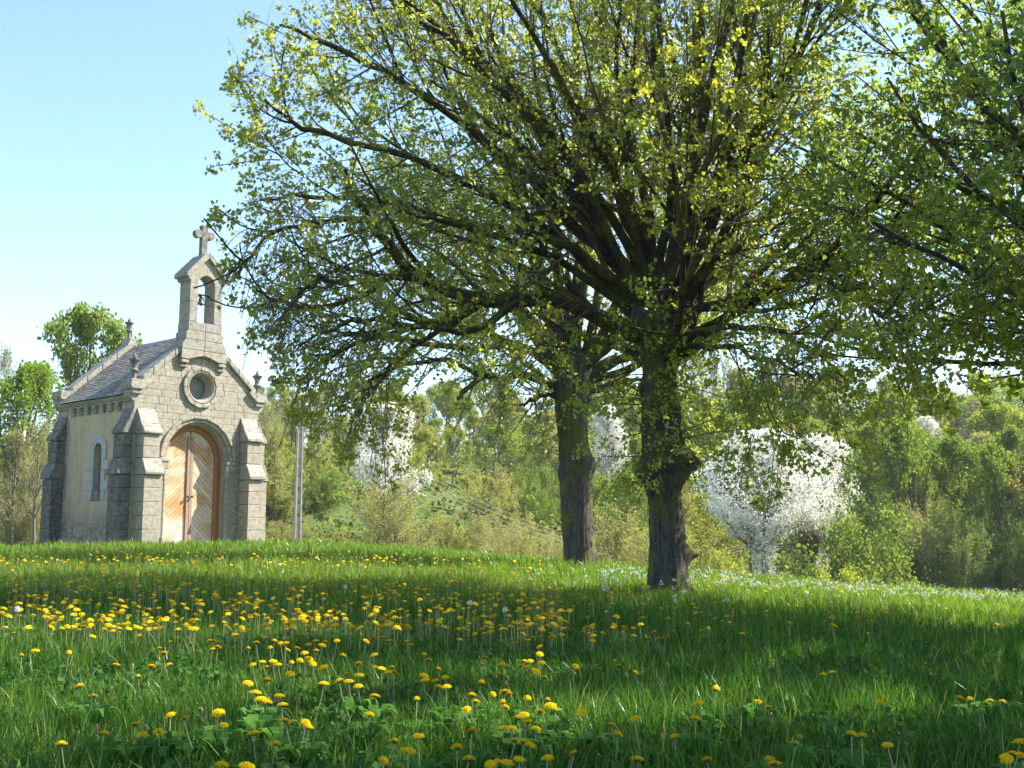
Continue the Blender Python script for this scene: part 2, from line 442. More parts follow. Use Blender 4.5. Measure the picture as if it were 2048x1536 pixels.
# ------------------------------------------------------------------ background trees (one of each kind, then copies)
def tree_proto(kind):
    """unit-height tree: trunk mesh and crown mesh"""
    if kind == 'round':      nl, l1, n2, n3, nlf, lsz, spread = 16, (0.42, 0.62), 8, 5, 18, 0.019, 0.020
    elif kind == 'airy':     nl, l1, n2, n3, nlf, lsz, spread = 16, (0.34, 0.52), 8, 5, 10, 0.018, 0.02
    elif kind == 'bare':     nl, l1, n2, n3, nlf, lsz, spread = 16, (0.32, 0.50), 9, 8, 3, 0.012, 0.02
    elif kind == 'scrub':    nl, l1, n2, n3, nlf, lsz, spread = 30, (0.75, 1.1), 8, 7, 5, 0.016, 0.02
    elif kind == 'willow':   nl, l1, n2, n3, nlf, lsz, spread = 30, (0.65, 1.0), 9, 6, 11, 0.018, 0.022
    elif kind == 'blossom':  nl, l1, n2, n3, nlf, lsz, spread = 30, (0.42, 0.62), 11, 7, 11, 0.0125, 0.012
    elif kind == 'blossom_dome': nl, l1, n2, n3, nlf, lsz, spread = 34, (0.35, 0.60), 11, 7, 9, 0.0125, 0.012
    tw = np.array([[0, 0, -0.05], [0.01, 0.0, 0.15], [-0.01, 0.01, 0.35], [0.01, -0.01, 0.55], [0.0, 0.01, 0.75], [0.0, 0.0, 0.9]])
    low = kind in ('scrub', 'willow')
    P0 = tw[None] * (np.array([1, 1, 0.16]) if low else np.array([1, 1, 1.0]))
    R0 = np.array([[0.026, 0.022, 0.018, 0.013, 0.008, 0.003]])
    if low: R0 = R0 * 0.7
    zc = 0.45 if low else (0.70 if kind == 'blossom_dome' else 0.58)
    rad = {'round': (0.42, 0.44), 'airy': (0.34, 0.44), 'bare': (0.32, 0.46), 'scrub': (0.62, 0.55), 'willow': (0.55, 0.55), 'blossom': (0.44, 0.44), 'blossom_dome': (0.50, 0.31)}[kind]
    env = lambda p: np.sqrt((p[..., 0] / rad[0]) ** 2 + (p[..., 1] / rad[0]) ** 2 + ((p[..., 2] - zc) / rad[1]) ** 2)
    cen = np.array([0, 0, 0.1 if low else 0.42])
    P1, R1 = children(P0, R0, nl, (0.2, 1.0) if low else (0.30, 0.95), (0.2, 1.2) if low else (0.6, 1.25), l1, 7, up=0.35 if not low else 0.25, wander=0.35, rfac=0.62, env=env, centre=cen, outward=0.3, rmin=0.0022)
    P2, R2 = children(P1, R1, n2, (0.15, 1.0), (0.4, 1.0), (0.13, 0.26), 5, up=0.25, wander=0.4, env=env, centre=cen, outward=0.3, rmin=0.0013)
    P3, R3 = children(P2, R2, n3, (0.1, 1.0), (0.4, 1.1), (0.05, 0.12), 2, up=0.2, env=env, rmin=0.0008, centre=cen, outward=0.2)
    V1, F1 = merge([tubes(P0, R0, 6), tubes(P1, R1, 5)])
    V2, F2 = merge([tubes(P2, R2, 3), tubes(P3, R3, 3)])
    pts = leaf_points(P3, nlf, (0.1, 1.1), spread)
    pts = pts[env(pts) < 1.10]
    if kind == 'round':      # uneven clumps: thin the crown where a slow pattern is low
        q = np.sin(pts[:, 0] * 17 + 2) * np.sin(pts[:, 1] * 19 + 1) * np.sin(pts[:, 2] * 15)
        pts = pts[(q + rng.normal(size=len(pts)) * 0.35) > -0.35]
    if kind == 'blossom_dome':      # sprays all over the dome, some low along the stem
        u = norm(rng.normal(size=(9000, 3)))
        lump = 0.90 + 0.10 * np.sin(u[:, 0] * 6 + 1) * np.sin(u[:, 1] * 7) * np.sin(u[:, 2] * 6 + 2) + 0.03 * rng.normal(size=9000)
        s1 = np.array([0, 0, zc]) + u * np.array([rad[0], rad[0], rad[1]]) * (lump * rng.uniform(0.72, 1.0, 9000))[:, None]
        zz = rng.uniform(0.02, 0.5, 2600); rr_ = (0.055 + 0.10 * zz) * np.sqrt(rng.uniform(0, 1, 2600)); aa = rng.uniform(0, 6.28, 2600)
        s2 = np.stack([rr_ * np.cos(aa) + 0.03 * np.sin(zz * 14), rr_ * np.sin(aa), zz], -1)
        pts = np.concatenate([pts, s1, s2])
    LV, LF, k = leaves(pts, lsz, 0.2)
    c = rng.uniform(0.75, 1.25, (len(pts), 1)) * np.array([1, 1, 1.0]) + rng.normal(size=(len(pts), 3)) * 0.08
    if kind.startswith('blossom'): c = np.clip(c, 0.85, 1.05) * np.array([0.90, 0.88, 0.78])
    tint = np.repeat(np.clip(c, 0.3, 1.6), k, axis=0)
    tw_mat = M['pale_twig'] if kind in ('scrub',) else M['far_bark']
    lm = M['petal_white'] if kind.startswith('blossom') else M['far_leaf']
    trunk = mesh_np(kind + '_trunk', V1, [F1], tw_mat, smooth=True)
    Vc = np.concatenate([V2, LV]); tc = np.concatenate([np.ones((len(V2), 3)), tint])
    crown = mesh_np(kind + '_crown', Vc, [F2, LF + len(V2)], [tw_mat, lm], tint=tc, matidx=[0, 1])
    return trunk, crown

KINDS = ['round', 'airy', 'bare', 'scrub', 'willow', 'blossom', 'blossom_dome']
PROTO = {k: [tree_proto(k) for _ in range(1 if k == 'blossom' else 2)] for k in KINDS}

def conifer_proto():
    P0 = np.array([[[0, 0, -0.05], [0, 0, 0.5], [0, 0, 1.0]]]); R0 = np.array([[0.02, 0.012, 0.002]])
    t = np.linspace(0.12, 0.98, 90)
    az = np.arange(90) * 2.4
    L = 0.23 * (1 - t) ** 0.8 + 0.015
    st = np.stack([0 * t, 0 * t, t], -1)
    d = np.stack([np.cos(az), np.sin(az), -0.15 + 0 * t], -1)
    P1 = np.stack([st + d * L[:, None] * k + np.array([0, 0, 0.04]) * k * k * L[:, None] for k in (0, 0.35, 0.7, 1.0)], 1)
    R1 = np.repeat(np.array([[0.004, 0.003, 0.002, 0.001]]), 90, 0)
    pts = leaf_points(P1, 60, (0.1, 1.05), 0.016)
    LV, LF, k = leaves(pts, 0.03, 0.8, width=0.4)
    V1, F1 = tubes(P0, R0, 6); V2, F2 = tubes(P1, R1, 3)
    tint = np.repeat(np.clip(rng.uniform(0.7, 1.2, (len(pts), 1)) * np.ones(3), 0.3, 1.5), k, 0)
    return (mesh_np('conifer_trunk', V1, [F1], M['far_bark']),
            mesh_np('conifer_crown', np.concatenate([V2, LV]), [F2, LF + len(V2)], [M['far_bark'], M['far_leaf']], tint=np.concatenate([np.ones((len(V2), 3)), tint]), matidx=[0, 1]))
PROTO['conifer'] = [conifer_proto()]
NAMES = {'blossom_dome': 'blossom_tree', 'round': 'broadleaf_tree', 'airy': 'young_leafy_tree', 'bare': 'bare_tree', 'scrub': 'twiggy_shrub', 'willow': 'willow_shrub', 'blossom': 'blossom_tree', 'conifer': 'conifer_tree'}
CATS = {'blossom_dome': 'blossom tree', 'round': 'tree', 'airy': 'tree', 'bare': 'tree', 'scrub': 'shrub', 'willow': 'shrub', 'blossom': 'blossom tree', 'conifer': 'tree'}

def bg_tree(kind, px, ytop, Y, width=1.0, col=(0.10, 0.15, 0.03), label=None, group=None, base=None):
    top = at(px, ytop, Y)
    x = float(top[0]); zb = float(H(x, Y)) if base is None else base
    h = max(1.2, float(top[2]) - zb)
    if kind[:7] != 'blossom': col = (col[0] * 1.10, col[1] * 1.16, col[2])
    o = empty(NAMES[kind], (x, Y, zb), rng.uniform(0, 6.28))
    tm, cm = PROTO[kind][rng.integers(len(PROTO[kind]))]
    w = width * h
    for nm, me in (('trunk', tm), ('crown', cm)):
        c = link(nm, me, o); c.scale = (w, w, h)
        c.color = tuple(col) + (1.0,)
    tag(o, label, CATS[kind], group)
    return o

G1 = (0.24, 0.28, 0.05); G2 = (0.17, 0.225, 0.05); G3 = (0.29, 0.30, 0.075); GD = (0.10, 0.15, 0.045); GT = (0.30, 0.28, 0.12); GY_ = (0.33, 0.35, 0.06); GB = (0.26, 0.25, 0.12)
# trees and shrubs that stand out
NAMED = [
 ('blossom_dome', 1522, 868, 68, 0.95, (1, 1, 1), 'large round tree covered in white blossom right of the two big lindens', None),
 ('blossom_dome', 1640, 878, 70.5, 0.62, (1, 1, 1), 'white blossom tree half hidden behind the right side of the largest one', None),
 ('blossom', 772, 816, 58, 0.85, (1, 1, 1), 'slender white blossom tree behind the twiggy shrub beside the chapel', None),
 ('blossom', 1215, 822, 92, 0.55, (1, 1, 1), 'distant pinkish white blossom tree seen between the two linden trunks', None),
 ('blossom', 1850, 842, 104, 0.5, (1, 1, 1), 'distant white blossom tree high on the slope at the right', None),
 ('round', 182, 636, 50, 0.72, (0.19, 0.24, 0.05), 'tall bright green airy tree rising behind the rear of the chapel', None),
 ('round', 62, 742, 44, 0.75, (0.17, 0.24, 0.035), 'lower bright green tree left of the tallest one behind the chapel', None),
 ('bare', -5, 705, 62, 0.7, GB, 'bare grey tree at the left edge behind the green trees', None),
 ('bare', 80, 850, 40, 0.55, GT, 'pale stemmed leafless sapling just left of the chapel', None),
 ('bare', 35, 870, 42, 0.7, GT, 'tangled leafless thicket tree at the left edge of the meadow', None),
 ('scrub', 790, 935, 40, 1.05, GT, 'spreading twiggy shrub with tan young leaves right of the concrete pole', None),
 ('round', 560, 880, 72, 0.62, G3, 'round fresh green tree just right of the chapel', None),
 ('willow', 650, 895, 68, 0.75, G2, 'multi stemmed green willow behind the concrete pole', None),
 ('willow', 985, 895, 66, 0.72, GT, 'olive domed willow left of the farther linden trunk', None),
 ('willow', 1060, 880, 74, 0.60, G2, 'green domed tree just left of the farther linden trunk', None),
 ('willow', 1250, 925, 60, 0.6, GD, 'dark green domed shrub between the two linden trunks', None),
 ('willow', 1640, 1075, 46, 0.8, GY_, 'low yellow green bush right of the white blossom stem', None),
 ('willow', 1735, 1000, 52, 0.7, G3, 'large olive bush at the far meadow edge right of the yellow bush', None),
 ('conifer', 1630, 768, 128, 1.0, (0.02, 0.035, 0.02), 'small dark conifer on the skyline right of the lindens', None),
 ('bare', 1400, 705, 118, 0.6, GB, 'tall bare tree on the skyline just right of the nearer linden', None),
 ('bare', 1440, 715, 122, 0.6, GB, 'bare skyline tree second to the right of the nearer linden', None),
 ('bare', 1552, 735, 125, 0.7, GB, 'wide bare tree on the skyline above the large blossom tree', None),
]
for k, px, yt, Y, w, c, lab, g in NAMED:
    bg_tree(k, px, yt, Y, w, c, lab, g)
# the shrub belt just past the meadow, and the wooded slope row by row
ORD = ['first', 'second', 'third', 'fourth', 'fifth', 'sixth', 'seventh', 'eighth', 'ninth', 'tenth', 'eleventh', 'twelfth', 'thirteenth', 'fourteenth', 'fifteenth', 'sixteenth', 'seventeenth', 'eighteenth', 'nineteenth', 'twentieth']
def number_row(made):
    """tell the trees of one row apart by their place in it"""
    by = {}
    for o, lb in made: by.setdefault(lb, []).append(o)
    for lb, os_ in by.items():
        if len(os_) == 1: os_[0]['label'] = lb; continue
        for i, o in enumerate(sorted(os_, key=lambda q: q.location.x / q.location.y)):
            o['label'] = lb + ', %s from left' % (ORD[i] if i < 20 else 'last')
def row(Y, x0, x1, step, kinds, tops, cols, wid, group, label):
    x = x0; made = []
    while x < x1:
        k = random.choice(kinds)
        Yj = Y * random.uniform(0.93, 1.07)
        made.append((bg_tree(k, x + random.uniform(-0.4, 0.4) * step, random.uniform(*tops), Yj, random.uniform(*wid), random.choice(cols), label[k], group), label[k]))
        x += step * random.uniform(0.75, 1.25)
    number_row(made)
LB = {'scrub': 'low twiggy tan shrub in the belt just beyond the meadow', 'willow': 'low olive green shrub in the belt just beyond the meadow', 'bare': 'thin leafless tree in the thicket just beyond the meadow', 'round': 'small leafy tree in the thicket just beyond the meadow', 'airy': 'thin leafy tree in the thicket just beyond the meadow'}
row(44, 540, 1470, 84, ['scrub', 'scrub', 'willow'], (1020, 1065), [GT, GT, G3, (0.17, 0.19, 0.05)], (0.8, 1.1), 'shrub belt beyond the meadow', LB)
row(50, 520, 680, 60, ['scrub', 'willow'], (1035, 1075), [GT, G3], (0.7, 1.0), 'shrub belt beyond the meadow', {k: v.replace('in the belt just beyond the meadow', 'at the foot of the concrete pole') for k, v in LB.items()})
row(52, 900, 1450, 76, ['scrub', 'willow'], (985, 1040), [GT, G3, GT], (0.7, 1.0), 'shrub belt beyond the meadow', {k: v.replace('in the belt', 'in the rear belt') for k, v in LB.items()})
LR = {k: v.replace('just beyond the meadow', 'along the right meadow edge') for k, v in LB.items()}
row(56, 1690, 2230, 62, ['round', 'willow', 'scrub', 'willow'], (900, 1010), [GD, G2, GT, GD], (0.6, 0.9), 'thicket along the right meadow edge', LR)
row(64, 1780, 2260, 60, ['bare', 'round', 'round', 'willow'], (850, 930), [GD, G2, GB, G2], (0.55, 0.8), 'thicket along the right meadow edge', {k: v.replace('in the thicket along', 'behind the thicket along').replace('in the belt along', 'behind the belt along') for k, v in LR.items()})
LL = {k: v.replace('just beyond the meadow', 'left of the chapel') for k, v in LB.items()}
row(43, -260, 130, 38, ['scrub', 'bare', 'scrub'], (930, 1030), [GT, GB, G1], (0.7, 1.0), 'thicket left of the chapel', LL)
row(47, -260, 190, 36, ['bare', 'scrub', 'bare'], (830, 960), [GT, GB, G1], (0.5, 0.8), 'thicket left of the chapel', {k: v + ', middle' for k, v in LL.items()})
row(58, -300, 560, 55, ['bare', 'airy', 'willow'], (790, 880), [G1, GT, GB, G3], (0.5, 0.7), 'thicket left of the chapel', {k: v.replace('left of', 'behind') + ', rear' for k, v in LL.items()})
for Y, t0, t1, st in ((78, 900, 985, 76), (88, 850, 940, 70), (98, 815, 890, 64), (110, 785, 850, 58), (124, 765, 815, 52), (140, 745, 795, 46)):
    nm = {78: 'lowest', 88: 'second', 98: 'third', 110: 'fourth', 124: 'fifth', 140: 'skyline'}[Y]
    LS = {'round': 'leafy green tree in the %s rank of the wooded slope' % nm, 'airy': 'fresh green airy tree in the %s rank of the wooded slope' % nm, 'bare': 'leafless brown tree in the %s rank of the wooded slope' % nm, 'willow': 'bushy olive tree in the %s rank of the wooded slope' % nm}
    row(Y, 440 if Y < 100 else 380, 2250, st, ['round', 'round', 'airy', 'willow', 'round', 'willow', 'round', 'willow', 'bare'], (t0, t1), [G1, G2, G3, GB, GT, G1, G3, G1], (0.7, 1.1), 'trees on the wooded slope', LS)
# low scrub on the near side of the dip
nS = 16000
sx_ = rng.uniform(-16, 22, nS); sy_ = rng.uniform(39, 56, nS)
sz_ = H(sx_, sy_) + rng.uniform(0, 1, nS) * (0.9 + 0.7 * np.sin(sx_ * 0.9 + sy_ * 0.5) * np.sin(sy_ * 0.7))
# undergrowth that closes the wood's floor
nU = 56000
ux = rng.uniform(-70, 90, nU); uy = 54 + 100 * rng.uniform(0, 1, nU) ** 1.2
keep = np.abs(ux) < uy * 0.62
ux, uy = ux[keep], uy[keep]
up = np.stack([ux, uy, H(ux, uy) + rng.uniform(0, 1, len(ux)) * (2.2 + 2.6 * np.sin(ux * 0.55 + 1.3 * np.sin(uy * 0.21)) * np.sin(uy * 0.33 + ux * 0.07)).clip(0.6, 4.5)], -1)
up = np.concatenate([up, np.stack([sx_, sy_, sz_], -1)])
LV, LF, k = leaves(up, np.concatenate([np.full(len(ux), 0.34), np.full(nS, 0.13)]), 0.0)
uc = np.array([0.18, 0.20, 0.05]) * rng.uniform(0.5, 1.4, (len(up), 1)) + rng.normal(size=(len(up), 3)) * np.array([0.02, 0.012, 0.005])
o = link('undergrowth', mesh_np('undergrowth', LV, [LF], M['far_leaf'], tint=np.repeat(np.clip(uc, 0.01, 1), k, 0)))
o.color = (1, 1, 1, 1)
tag(o, 'mixed green undergrowth filling the wooded slope between the trees', 'undergrowth', kind='stuff')


# ------------------------------------------------------------------ the air
hz = bpy.data.materials.new('haze'); hz.use_nodes = True
ht = hz.node_tree
for n_ in list(ht.nodes): ht.nodes.remove(n_)
ho = ht.nodes.new('ShaderNodeOutputMaterial'); hv = ht.nodes.new('ShaderNodeVolumePrincipled')
hv.inputs['Color'].default_value = (0.95, 0.96, 0.97, 1); hv.inputs['Density'].default_value = 0.00028
ht.links.new(hv.outputs[0], ho.inputs['Volume'])
hb = bmesh.new(); bmesh.ops.create_cube(hb, size=1.0)
hm = bpy.data.meshes.new('haze'); hb.to_mesh(hm); hb.free(); hm.materials.append(hz)
ho_ = link('haze', hm); ho_.scale = (4000, 4000, 75); ho_.location = (0, 600, 0)
tag(ho_, kind='stuff')
# ------------------------------------------------------------------ chapel (local X along the front, Y into the building, Z up)
AL = R(40.26)
CH = empty('stone_chapel', (-9.675, 28.608, EYE - 0.04), R(90) - AL)
tag(CH, 'small weathered stone chapel with bell gable, arched plank door and round window', 'chapel')
S_, L_, CX = 3.90, 3.86, 1.955

def bm_obj(name, bm, mat, parent=CH, smooth=False, label=None):
    bmesh.ops.recalc_face_normals(bm, faces=bm.faces)
    me = bpy.data.meshes.new(name); bm.to_mesh(me); bm.free()
    me.materials.append(mat)
    if smooth:
        for p in me.polygons: p.use_smooth = True
    o = link(name, me, parent)
    if label: o['label'] = label
    return o

def prism_bm(poly, a0, a1, axis='Y', bevel=0.008, jit=0.0):
    """poly = [(u,v)], extruded along axis between a0 and a1 (Y: u=x v=z; X: u=y v=z; Z: u=x v=y)"""
    bm = bmesh.new()
    def P(u, v, a):
        return {'Y': (u, a, v), 'X': (a, u, v), 'Z': (u, v, a)}[axis]
    lo = [bm.verts.new(P(u, v, a0)) for u, v in poly]
    hi = [bm.verts.new(P(u, v, a1)) for u, v in poly]
    n = len(poly)
    bm.faces.new(lo); bm.faces.new(hi[::-1])
    for i in range(n):
        bm.faces.new((lo[i], lo[(i + 1) % n], hi[(i + 1) % n], hi[i]))
    if bevel > 0:
        try: bmesh.ops.bevel(bm, geom=bm.edges[:], offset=bevel, segments=1, affect='EDGES', clamp_overlap=True)
        except Exception: pass
    if jit:
        for v in bm.verts: v.co += Vector((random.uniform(-jit, jit), random.uniform(-jit, jit), random.uniform(-jit, jit)))
    return bm

def block(name, poly, a0, a1, axis='Y', mat=None, bevel=0.009, jit=0.002, parent=CH, label=None):
    return bm_obj(name, prism_bm(poly, a0, a1, axis, bevel, jit), mat or M['stone'], parent, label=label)

def boxb(name, x0, x1, y0, y1, z0, z1, mat=None, **kw):
    return block(name, [(x0, z0), (x1, z0), (x1, z1), (x0, z1)], y0, y1, 'Y', mat, **kw)

def clip(poly, a, b, c):
    out = []
    n = len(poly)
    for i in range(n):
        p, q = poly[i], poly[(i + 1) % n]
        dp = a * p[0] + b * p[1] - c; dq = a * q[0] + b * q[1] - c
        if dp <= 0: out.append(p)
        if dp * dq < 0:
            t = dp / (dp - dq); out.append((p[0] + (q[0] - p[0]) * t, p[1] + (q[1] - p[1]) * t))
    return out

def area(poly):
    return 0.5 * abs(sum(poly[i][0] * poly[(i + 1) % len(poly)][1] - poly[(i + 1) % len(poly)][0] * poly[i][1] for i in range(len(poly))))

def cut_circle(poly, cx, cz, r, arch=False):
    """keep the outside of a circle (arch: circle plus everything below it)"""
    if not poly: return poly
    xs = [p[0] for p in poly]; zs = [p[1] for p in poly]
    ins = []; outs = []
    for i in range(9):
        for j in range(7):
            x = min(xs) + (max(xs) - min(xs)) * (i + .5) / 9; z = min(zs) + (max(zs) - min(zs)) * (j + .5) / 7
            zz = max(0, z - cz) if arch else z - cz
            (ins if math.hypot(x - cx, zz) < r else outs).append((x, z))
    if not ins: return poly
    if not outs: return []
    mx = sum(p[0] for p in outs) / len(outs); mz = sum(p[1] for p in outs) / len(outs)
    dx, dz = mx - cx, (max(0, mz - cz) if arch else mz - cz)
    l = math.hypot(dx, dz); dx /= l; dz /= l
    base = dx * cx + dz * cz
    return clip(poly, -dx, -dz, -(base + r))

ZS, RH = 2.20, 1.00       # door arch springing and opening radius in the front wall
OZ, OR = 4.15, 0.545      # round window
SL = 0.863
def gable(x): return 3.93 + SL * min(x, S_ - x)

# core of the front wall with the two openings, built from narrow vertical strips
def front_core():
    xs = sorted(set([round(v, 4) for v in list(np.linspace(0, S_, 53)) + [CX - RH, CX + RH, CX - 0.42, CX + 0.42, CX]] + [CX + RH * math.cos(a) for a in np.linspace(0, PI, 33)] + [CX + 0.42 * math.cos(a) for a in np.linspace(0, PI, 21)]))
    bm = bmesh.new()
    y0, y1 = 0.012, 0.45
    def ivals(x):
        b = -0.45
        d = abs(x - CX)
        t = ZS + math.sqrt(max(0, RH * RH - d * d)) if d < RH - 1e-6 else None
        w = math.sqrt(max(0, 0.42 ** 2 - d * d)) if d < 0.42 - 1e-6 else None
        return t, w
    for a, b in zip(xs[:-1], xs[1:]):
        if b - a < 1e-4: continue
        m = (a + b) / 2
        tm, wm = ivals(m)
        def zt(x):
            d = min(abs(x - CX), RH); return ZS + math.sqrt(max(0, RH * RH - d * d))
        def zw(x, s):
            d = min(abs(x - CX), 0.42); return OZ + s * math.sqrt(max(0, 0.42 ** 2 - d * d))
        segs = []
        lo = (-0.45, -0.45) if tm is None else (zt(a), zt(b))
        if wm is None: segs.append((lo, (gable(a), gable(b))))
        else:
            segs.append((lo, (zw(a, -1), zw(b, -1)))); segs.append(((zw(a, 1), zw(b, 1)), (gable(a), gable(b))))
        for (l0, l1), (h0, h1) in segs:
            v = [bm.verts.new(c) for c in ((a, y0, l0), (b, y0, l1), (b, y0, h1), (a, y0, h0), (a, y1, l0), (b, y1, l1), (b, y1, h1), (a, y1, h0))]
            for f in ((0, 1, 2, 3), (4, 5, 6, 7), (0, 1, 5, 4), (3, 2, 6, 7)): bm.faces.new([v[i] for i in f])
            if a == xs[0]: bm.faces.new([v[i] for i in (0, 3, 7, 4)])
            if b == xs[-1]: bm.faces.new([v[i] for i in (1, 2, 6, 5)])
    bmesh.ops.remove_doubles(bm, verts=bm.verts, dist=1e-5)
    return bm
bm_obj('front_wall', front_core(), M['mortar'])
# other walls
WY = 1.66
def side_core():
    ys = sorted([0.45, 0.9, WY - 0.19, WY + 0.19, 2.4, 2.9, L_ - 0.40] + [WY + 0.19 * math.cos(a) for a in np.linspace(0.01, PI - 0.01, 15)])
    def zt(y): return 2.42 + math.sqrt(max(0, 0.19 ** 2 - (y - WY) ** 2))
    bm = bmesh.new(); x0, x1 = 0.02, 0.42
    for a, b in zip(ys[:-1], ys[1:]):
        if b - a < 1e-5: continue
        segs = [((-0.45, -0.45), (3.66, 3.66))] if abs((a + b) / 2 - WY) > 0.19 else [((-0.45, -0.45), (1.36, 1.36)), ((zt(a), zt(b)), (3.66, 3.66))]
        for (l0, l1), (h0, h1) in segs:
            v = [bm.verts.new(c) for c in ((x0, a, l0), (x0, b, l1), (x0, b, h1), (x0, a, h0), (x1, a, l0), (x1, b, l1), (x1, b, h1), (x1, a, h0))]
            for f in ((0, 1, 2, 3), (4, 5, 6, 7), (0, 1, 5, 4), (3, 2, 6, 7)): bm.faces.new([v[i] for i in f])
            if len(segs) == 1:
                bm.faces.new([v[i] for i in (0, 3, 7, 4)]); bm.faces.new([v[i] for i in (1, 2, 6, 5)])
        if len(segs) == 2 and abs(a - (WY - 0.19)) < 1e-6: pass
    bmesh.ops.remove_doubles(bm, verts=bm.verts, dist=1e-5)
    return bm
bm_obj('side_wall', side_core(), M['plaster'], label='tan plastered left side wall')
boxb('side_wall', S_ - 0.42, S_ - 0.02, 0.45, L_ - 0.40, -0.45, 3.66, M['plaster'], bevel=0, jit=0)
block('rear_wall', [(0.01, -0.45), (S_ - 0.01, -0.45), (S_ - 0.01, 3.93), (CX, gable(CX)), (0.01, 3.93)], L_ - 0.40, L_, 'Y', M['stone_mid'], bevel=0, jit=0)

# ashlar of the front wall
z = -0.10
ci = 0
while z < 5.6:
    h = random.choice((0.17, 0.185, 0.20, 0.21)) if z > 3.2 else random.choice((0.19, 0.21, 0.22))
    x = 0.0 if ci % 2 else -0.0
    first = True
    while x < S_ - 0.01:
        w = random.uniform(0.30, 0.58)
        if first and ci % 2: w = 0.26
        first = False
        x2 = min(S_, x + w)
        if S_ - x2 < 0.16: x2 = S_
        g = 0.0025
        poly = [(x + g, z + g), (x2 - g, z + g), (x2 - g, z + h - g), (x + g, z + h - g)]
        poly = clip(poly, -SL, 1, 3.93 - 0.01); poly = clip(poly, SL, 1, 3.93 + SL * S_ - 0.01) if poly else poly
        hid = (z + h < 3.05) and ((x > 0.1 and x2 < 0.60) or (x > 3.3 and x2 < 3.8))
        if poly and not hid: poly = cut_circle(poly, CX, ZS, 1.115, True)
        if poly and not hid: poly = cut_circle(poly, CX, OZ, 0.50)
        if poly and not hid and area(poly) > 0.006:
            block('stone_block', poly, random.uniform(-0.003, 0.004), 0.06, 'Y', M['stone'], bevel=0.006)
        x = x2
    z += h; ci += 1

# door arch: voussoirs, hood mould, inner order, wooden frame
def ring_poly(cx, cz, r0, r1, a0, a1, n=4, gap=0.004):
    g0, g1 = gap / r0, gap / r1
    p = [(cx + r1 * math.cos(a), cz + r1 * math.sin(a)) for a in np.linspace(a0 + g1, a1 - g1, n)]
    p += [(cx + r0 * math.cos(a), cz + r0 * math.sin(a)) for a in np.linspace(a1 - g0, a0 + g0, n)]
    return p
NV = 15
for i in range(NV):
    a0, a1 = PI * i / NV, PI * (i + 1) / NV
    block('voussoir', ring_poly(CX, ZS, RH, 1.125, a0, a1), -0.012, 0.12, 'Y', bevel=0.006)
for i in range(9):
    a0, a1 = PI * i / 9, PI * (i + 1) / 9
    block('hood_mould', ring_poly(CX, ZS, 1.10, 1.168, a0, a1, 6, 0.002), -0.065, 0.02, 'Y', bevel=0.014)
for sx in (-1, 1):
    boxb('label_stop', CX + sx * 1.135 - 0.05, CX + sx * 1.135 + 0.05, -0.075, 0.02, ZS - 0.10, ZS - 0.004, bevel=0.02)
def sweep_arch(name, prof, zb, zs, mat, n=28, label=None):
    """prof: closed polygon of (r, y); swept up the jamb, round the arch and down"""
    path = [(PI, zb - zs), (PI, 0.0)] + [(a, None) for a in np.linspace(PI, 0, n)[1:-1]] + [(0, 0.0), (0, zb - zs)]
    bm = bmesh.new(); rings = []
    for a, dz in path:
        rings.append([bm.verts.new((CX + r * math.cos(a), y, zs + r * math.sin(a) + (dz or 0))) for r, y in prof])
    k = len(prof)
    for r0, r1 in zip(rings[:-1], rings[1:]):
        for j in range(k): bm.faces.new((r0[j], r0[(j + 1) % k], r1[(j + 1) % k], r1[j]))
    bm.faces.new(rings[0]); bm.faces.new(rings[-1][::-1])
    return bm_obj(name, bm, mat, label=label)
sweep_arch('inner_arch', [(0.925, 0.125), (0.925, 0.30), (1.06, 0.30), (1.06, 0.11), (0.955, 0.11)], -0.4, ZS, M['stone'])
sweep_arch('arch_roll', [(0.955, 0.112), (0.945, 0.085), (0.955, 0.06), (0.98, 0.05), (1.005, 0.06), (1.012, 0.09), (1.005, 0.112)], ZS, ZS + 0.001, M['stone'])
sweep_arch('door_frame', [(0.79, 0.30), (0.77, 0.315), (0.77, 0.40), (0.94, 0.40), (0.94, 0.285), (0.80, 0.285)], -0.3, ZS, M['door_frame'], label='orange brown wooden door frame')

def lathe(name, prof, loc, mat, seg=16, parent=CH, smooth=True, rot=0.0, label=None):
    bm = bmesh.new(); rings = []
    for r, z in prof:
        rings.append([bm.verts.new((loc[0] + r * math.cos(rot + 2 * PI * i / seg), loc[1] + r * math.sin(rot + 2 * PI * i / seg), loc[2] + z)) for i in range(seg)])
    for r0, r1 in zip(rings[:-1], rings[1:]):
        for j in range(seg): bm.faces.new((r0[j], r0[(j + 1) % seg], r1[(j + 1) % seg], r1[j]))
    bm.faces.new(rings[0]); bm.faces.new(rings[-1])
    bmesh.ops.remove_doubles(bm, verts=bm.verts, dist=1e-5)
    return bm_obj(name, bm, mat, parent, smooth, label)
for sx in (-1, 1):
    cx = CX + sx * 1.0
    # recessed jamb of the doorway behind the colonnette, and its impost
    c = lathe('colonnette', [(0.085, -0.4), (0.085, 0.06), (0.075, 0.09), (0.082, 0.12), (0.06, 0.15), (0.055, 0.20), (0.053, 1.62), (0.066, 1.65), (0.055, 1.68), (0.065, 1.76), (0.10, 1.90)], (cx - sx * 0.02, 0.05, 0), M['stone_mid'])
    boxb('impost', cx - 0.10, cx + 0.12, -0.05, 0.13, 1.902, 2.08, bevel=0.012) if sx > 0 else boxb('impost', cx - 0.12, cx + 0.10, -0.05, 0.13, 1.902, 2.08, bevel=0.012)
    boxb('impost', cx - 0.11, cx + 0.13, -0.07, 0.14, 2.084, 2.195, bevel=0.02) if sx > 0 else boxb('impost', cx - 0.13, cx + 0.11, -0.07, 0.14, 2.084, 2.195, bevel=0.02)
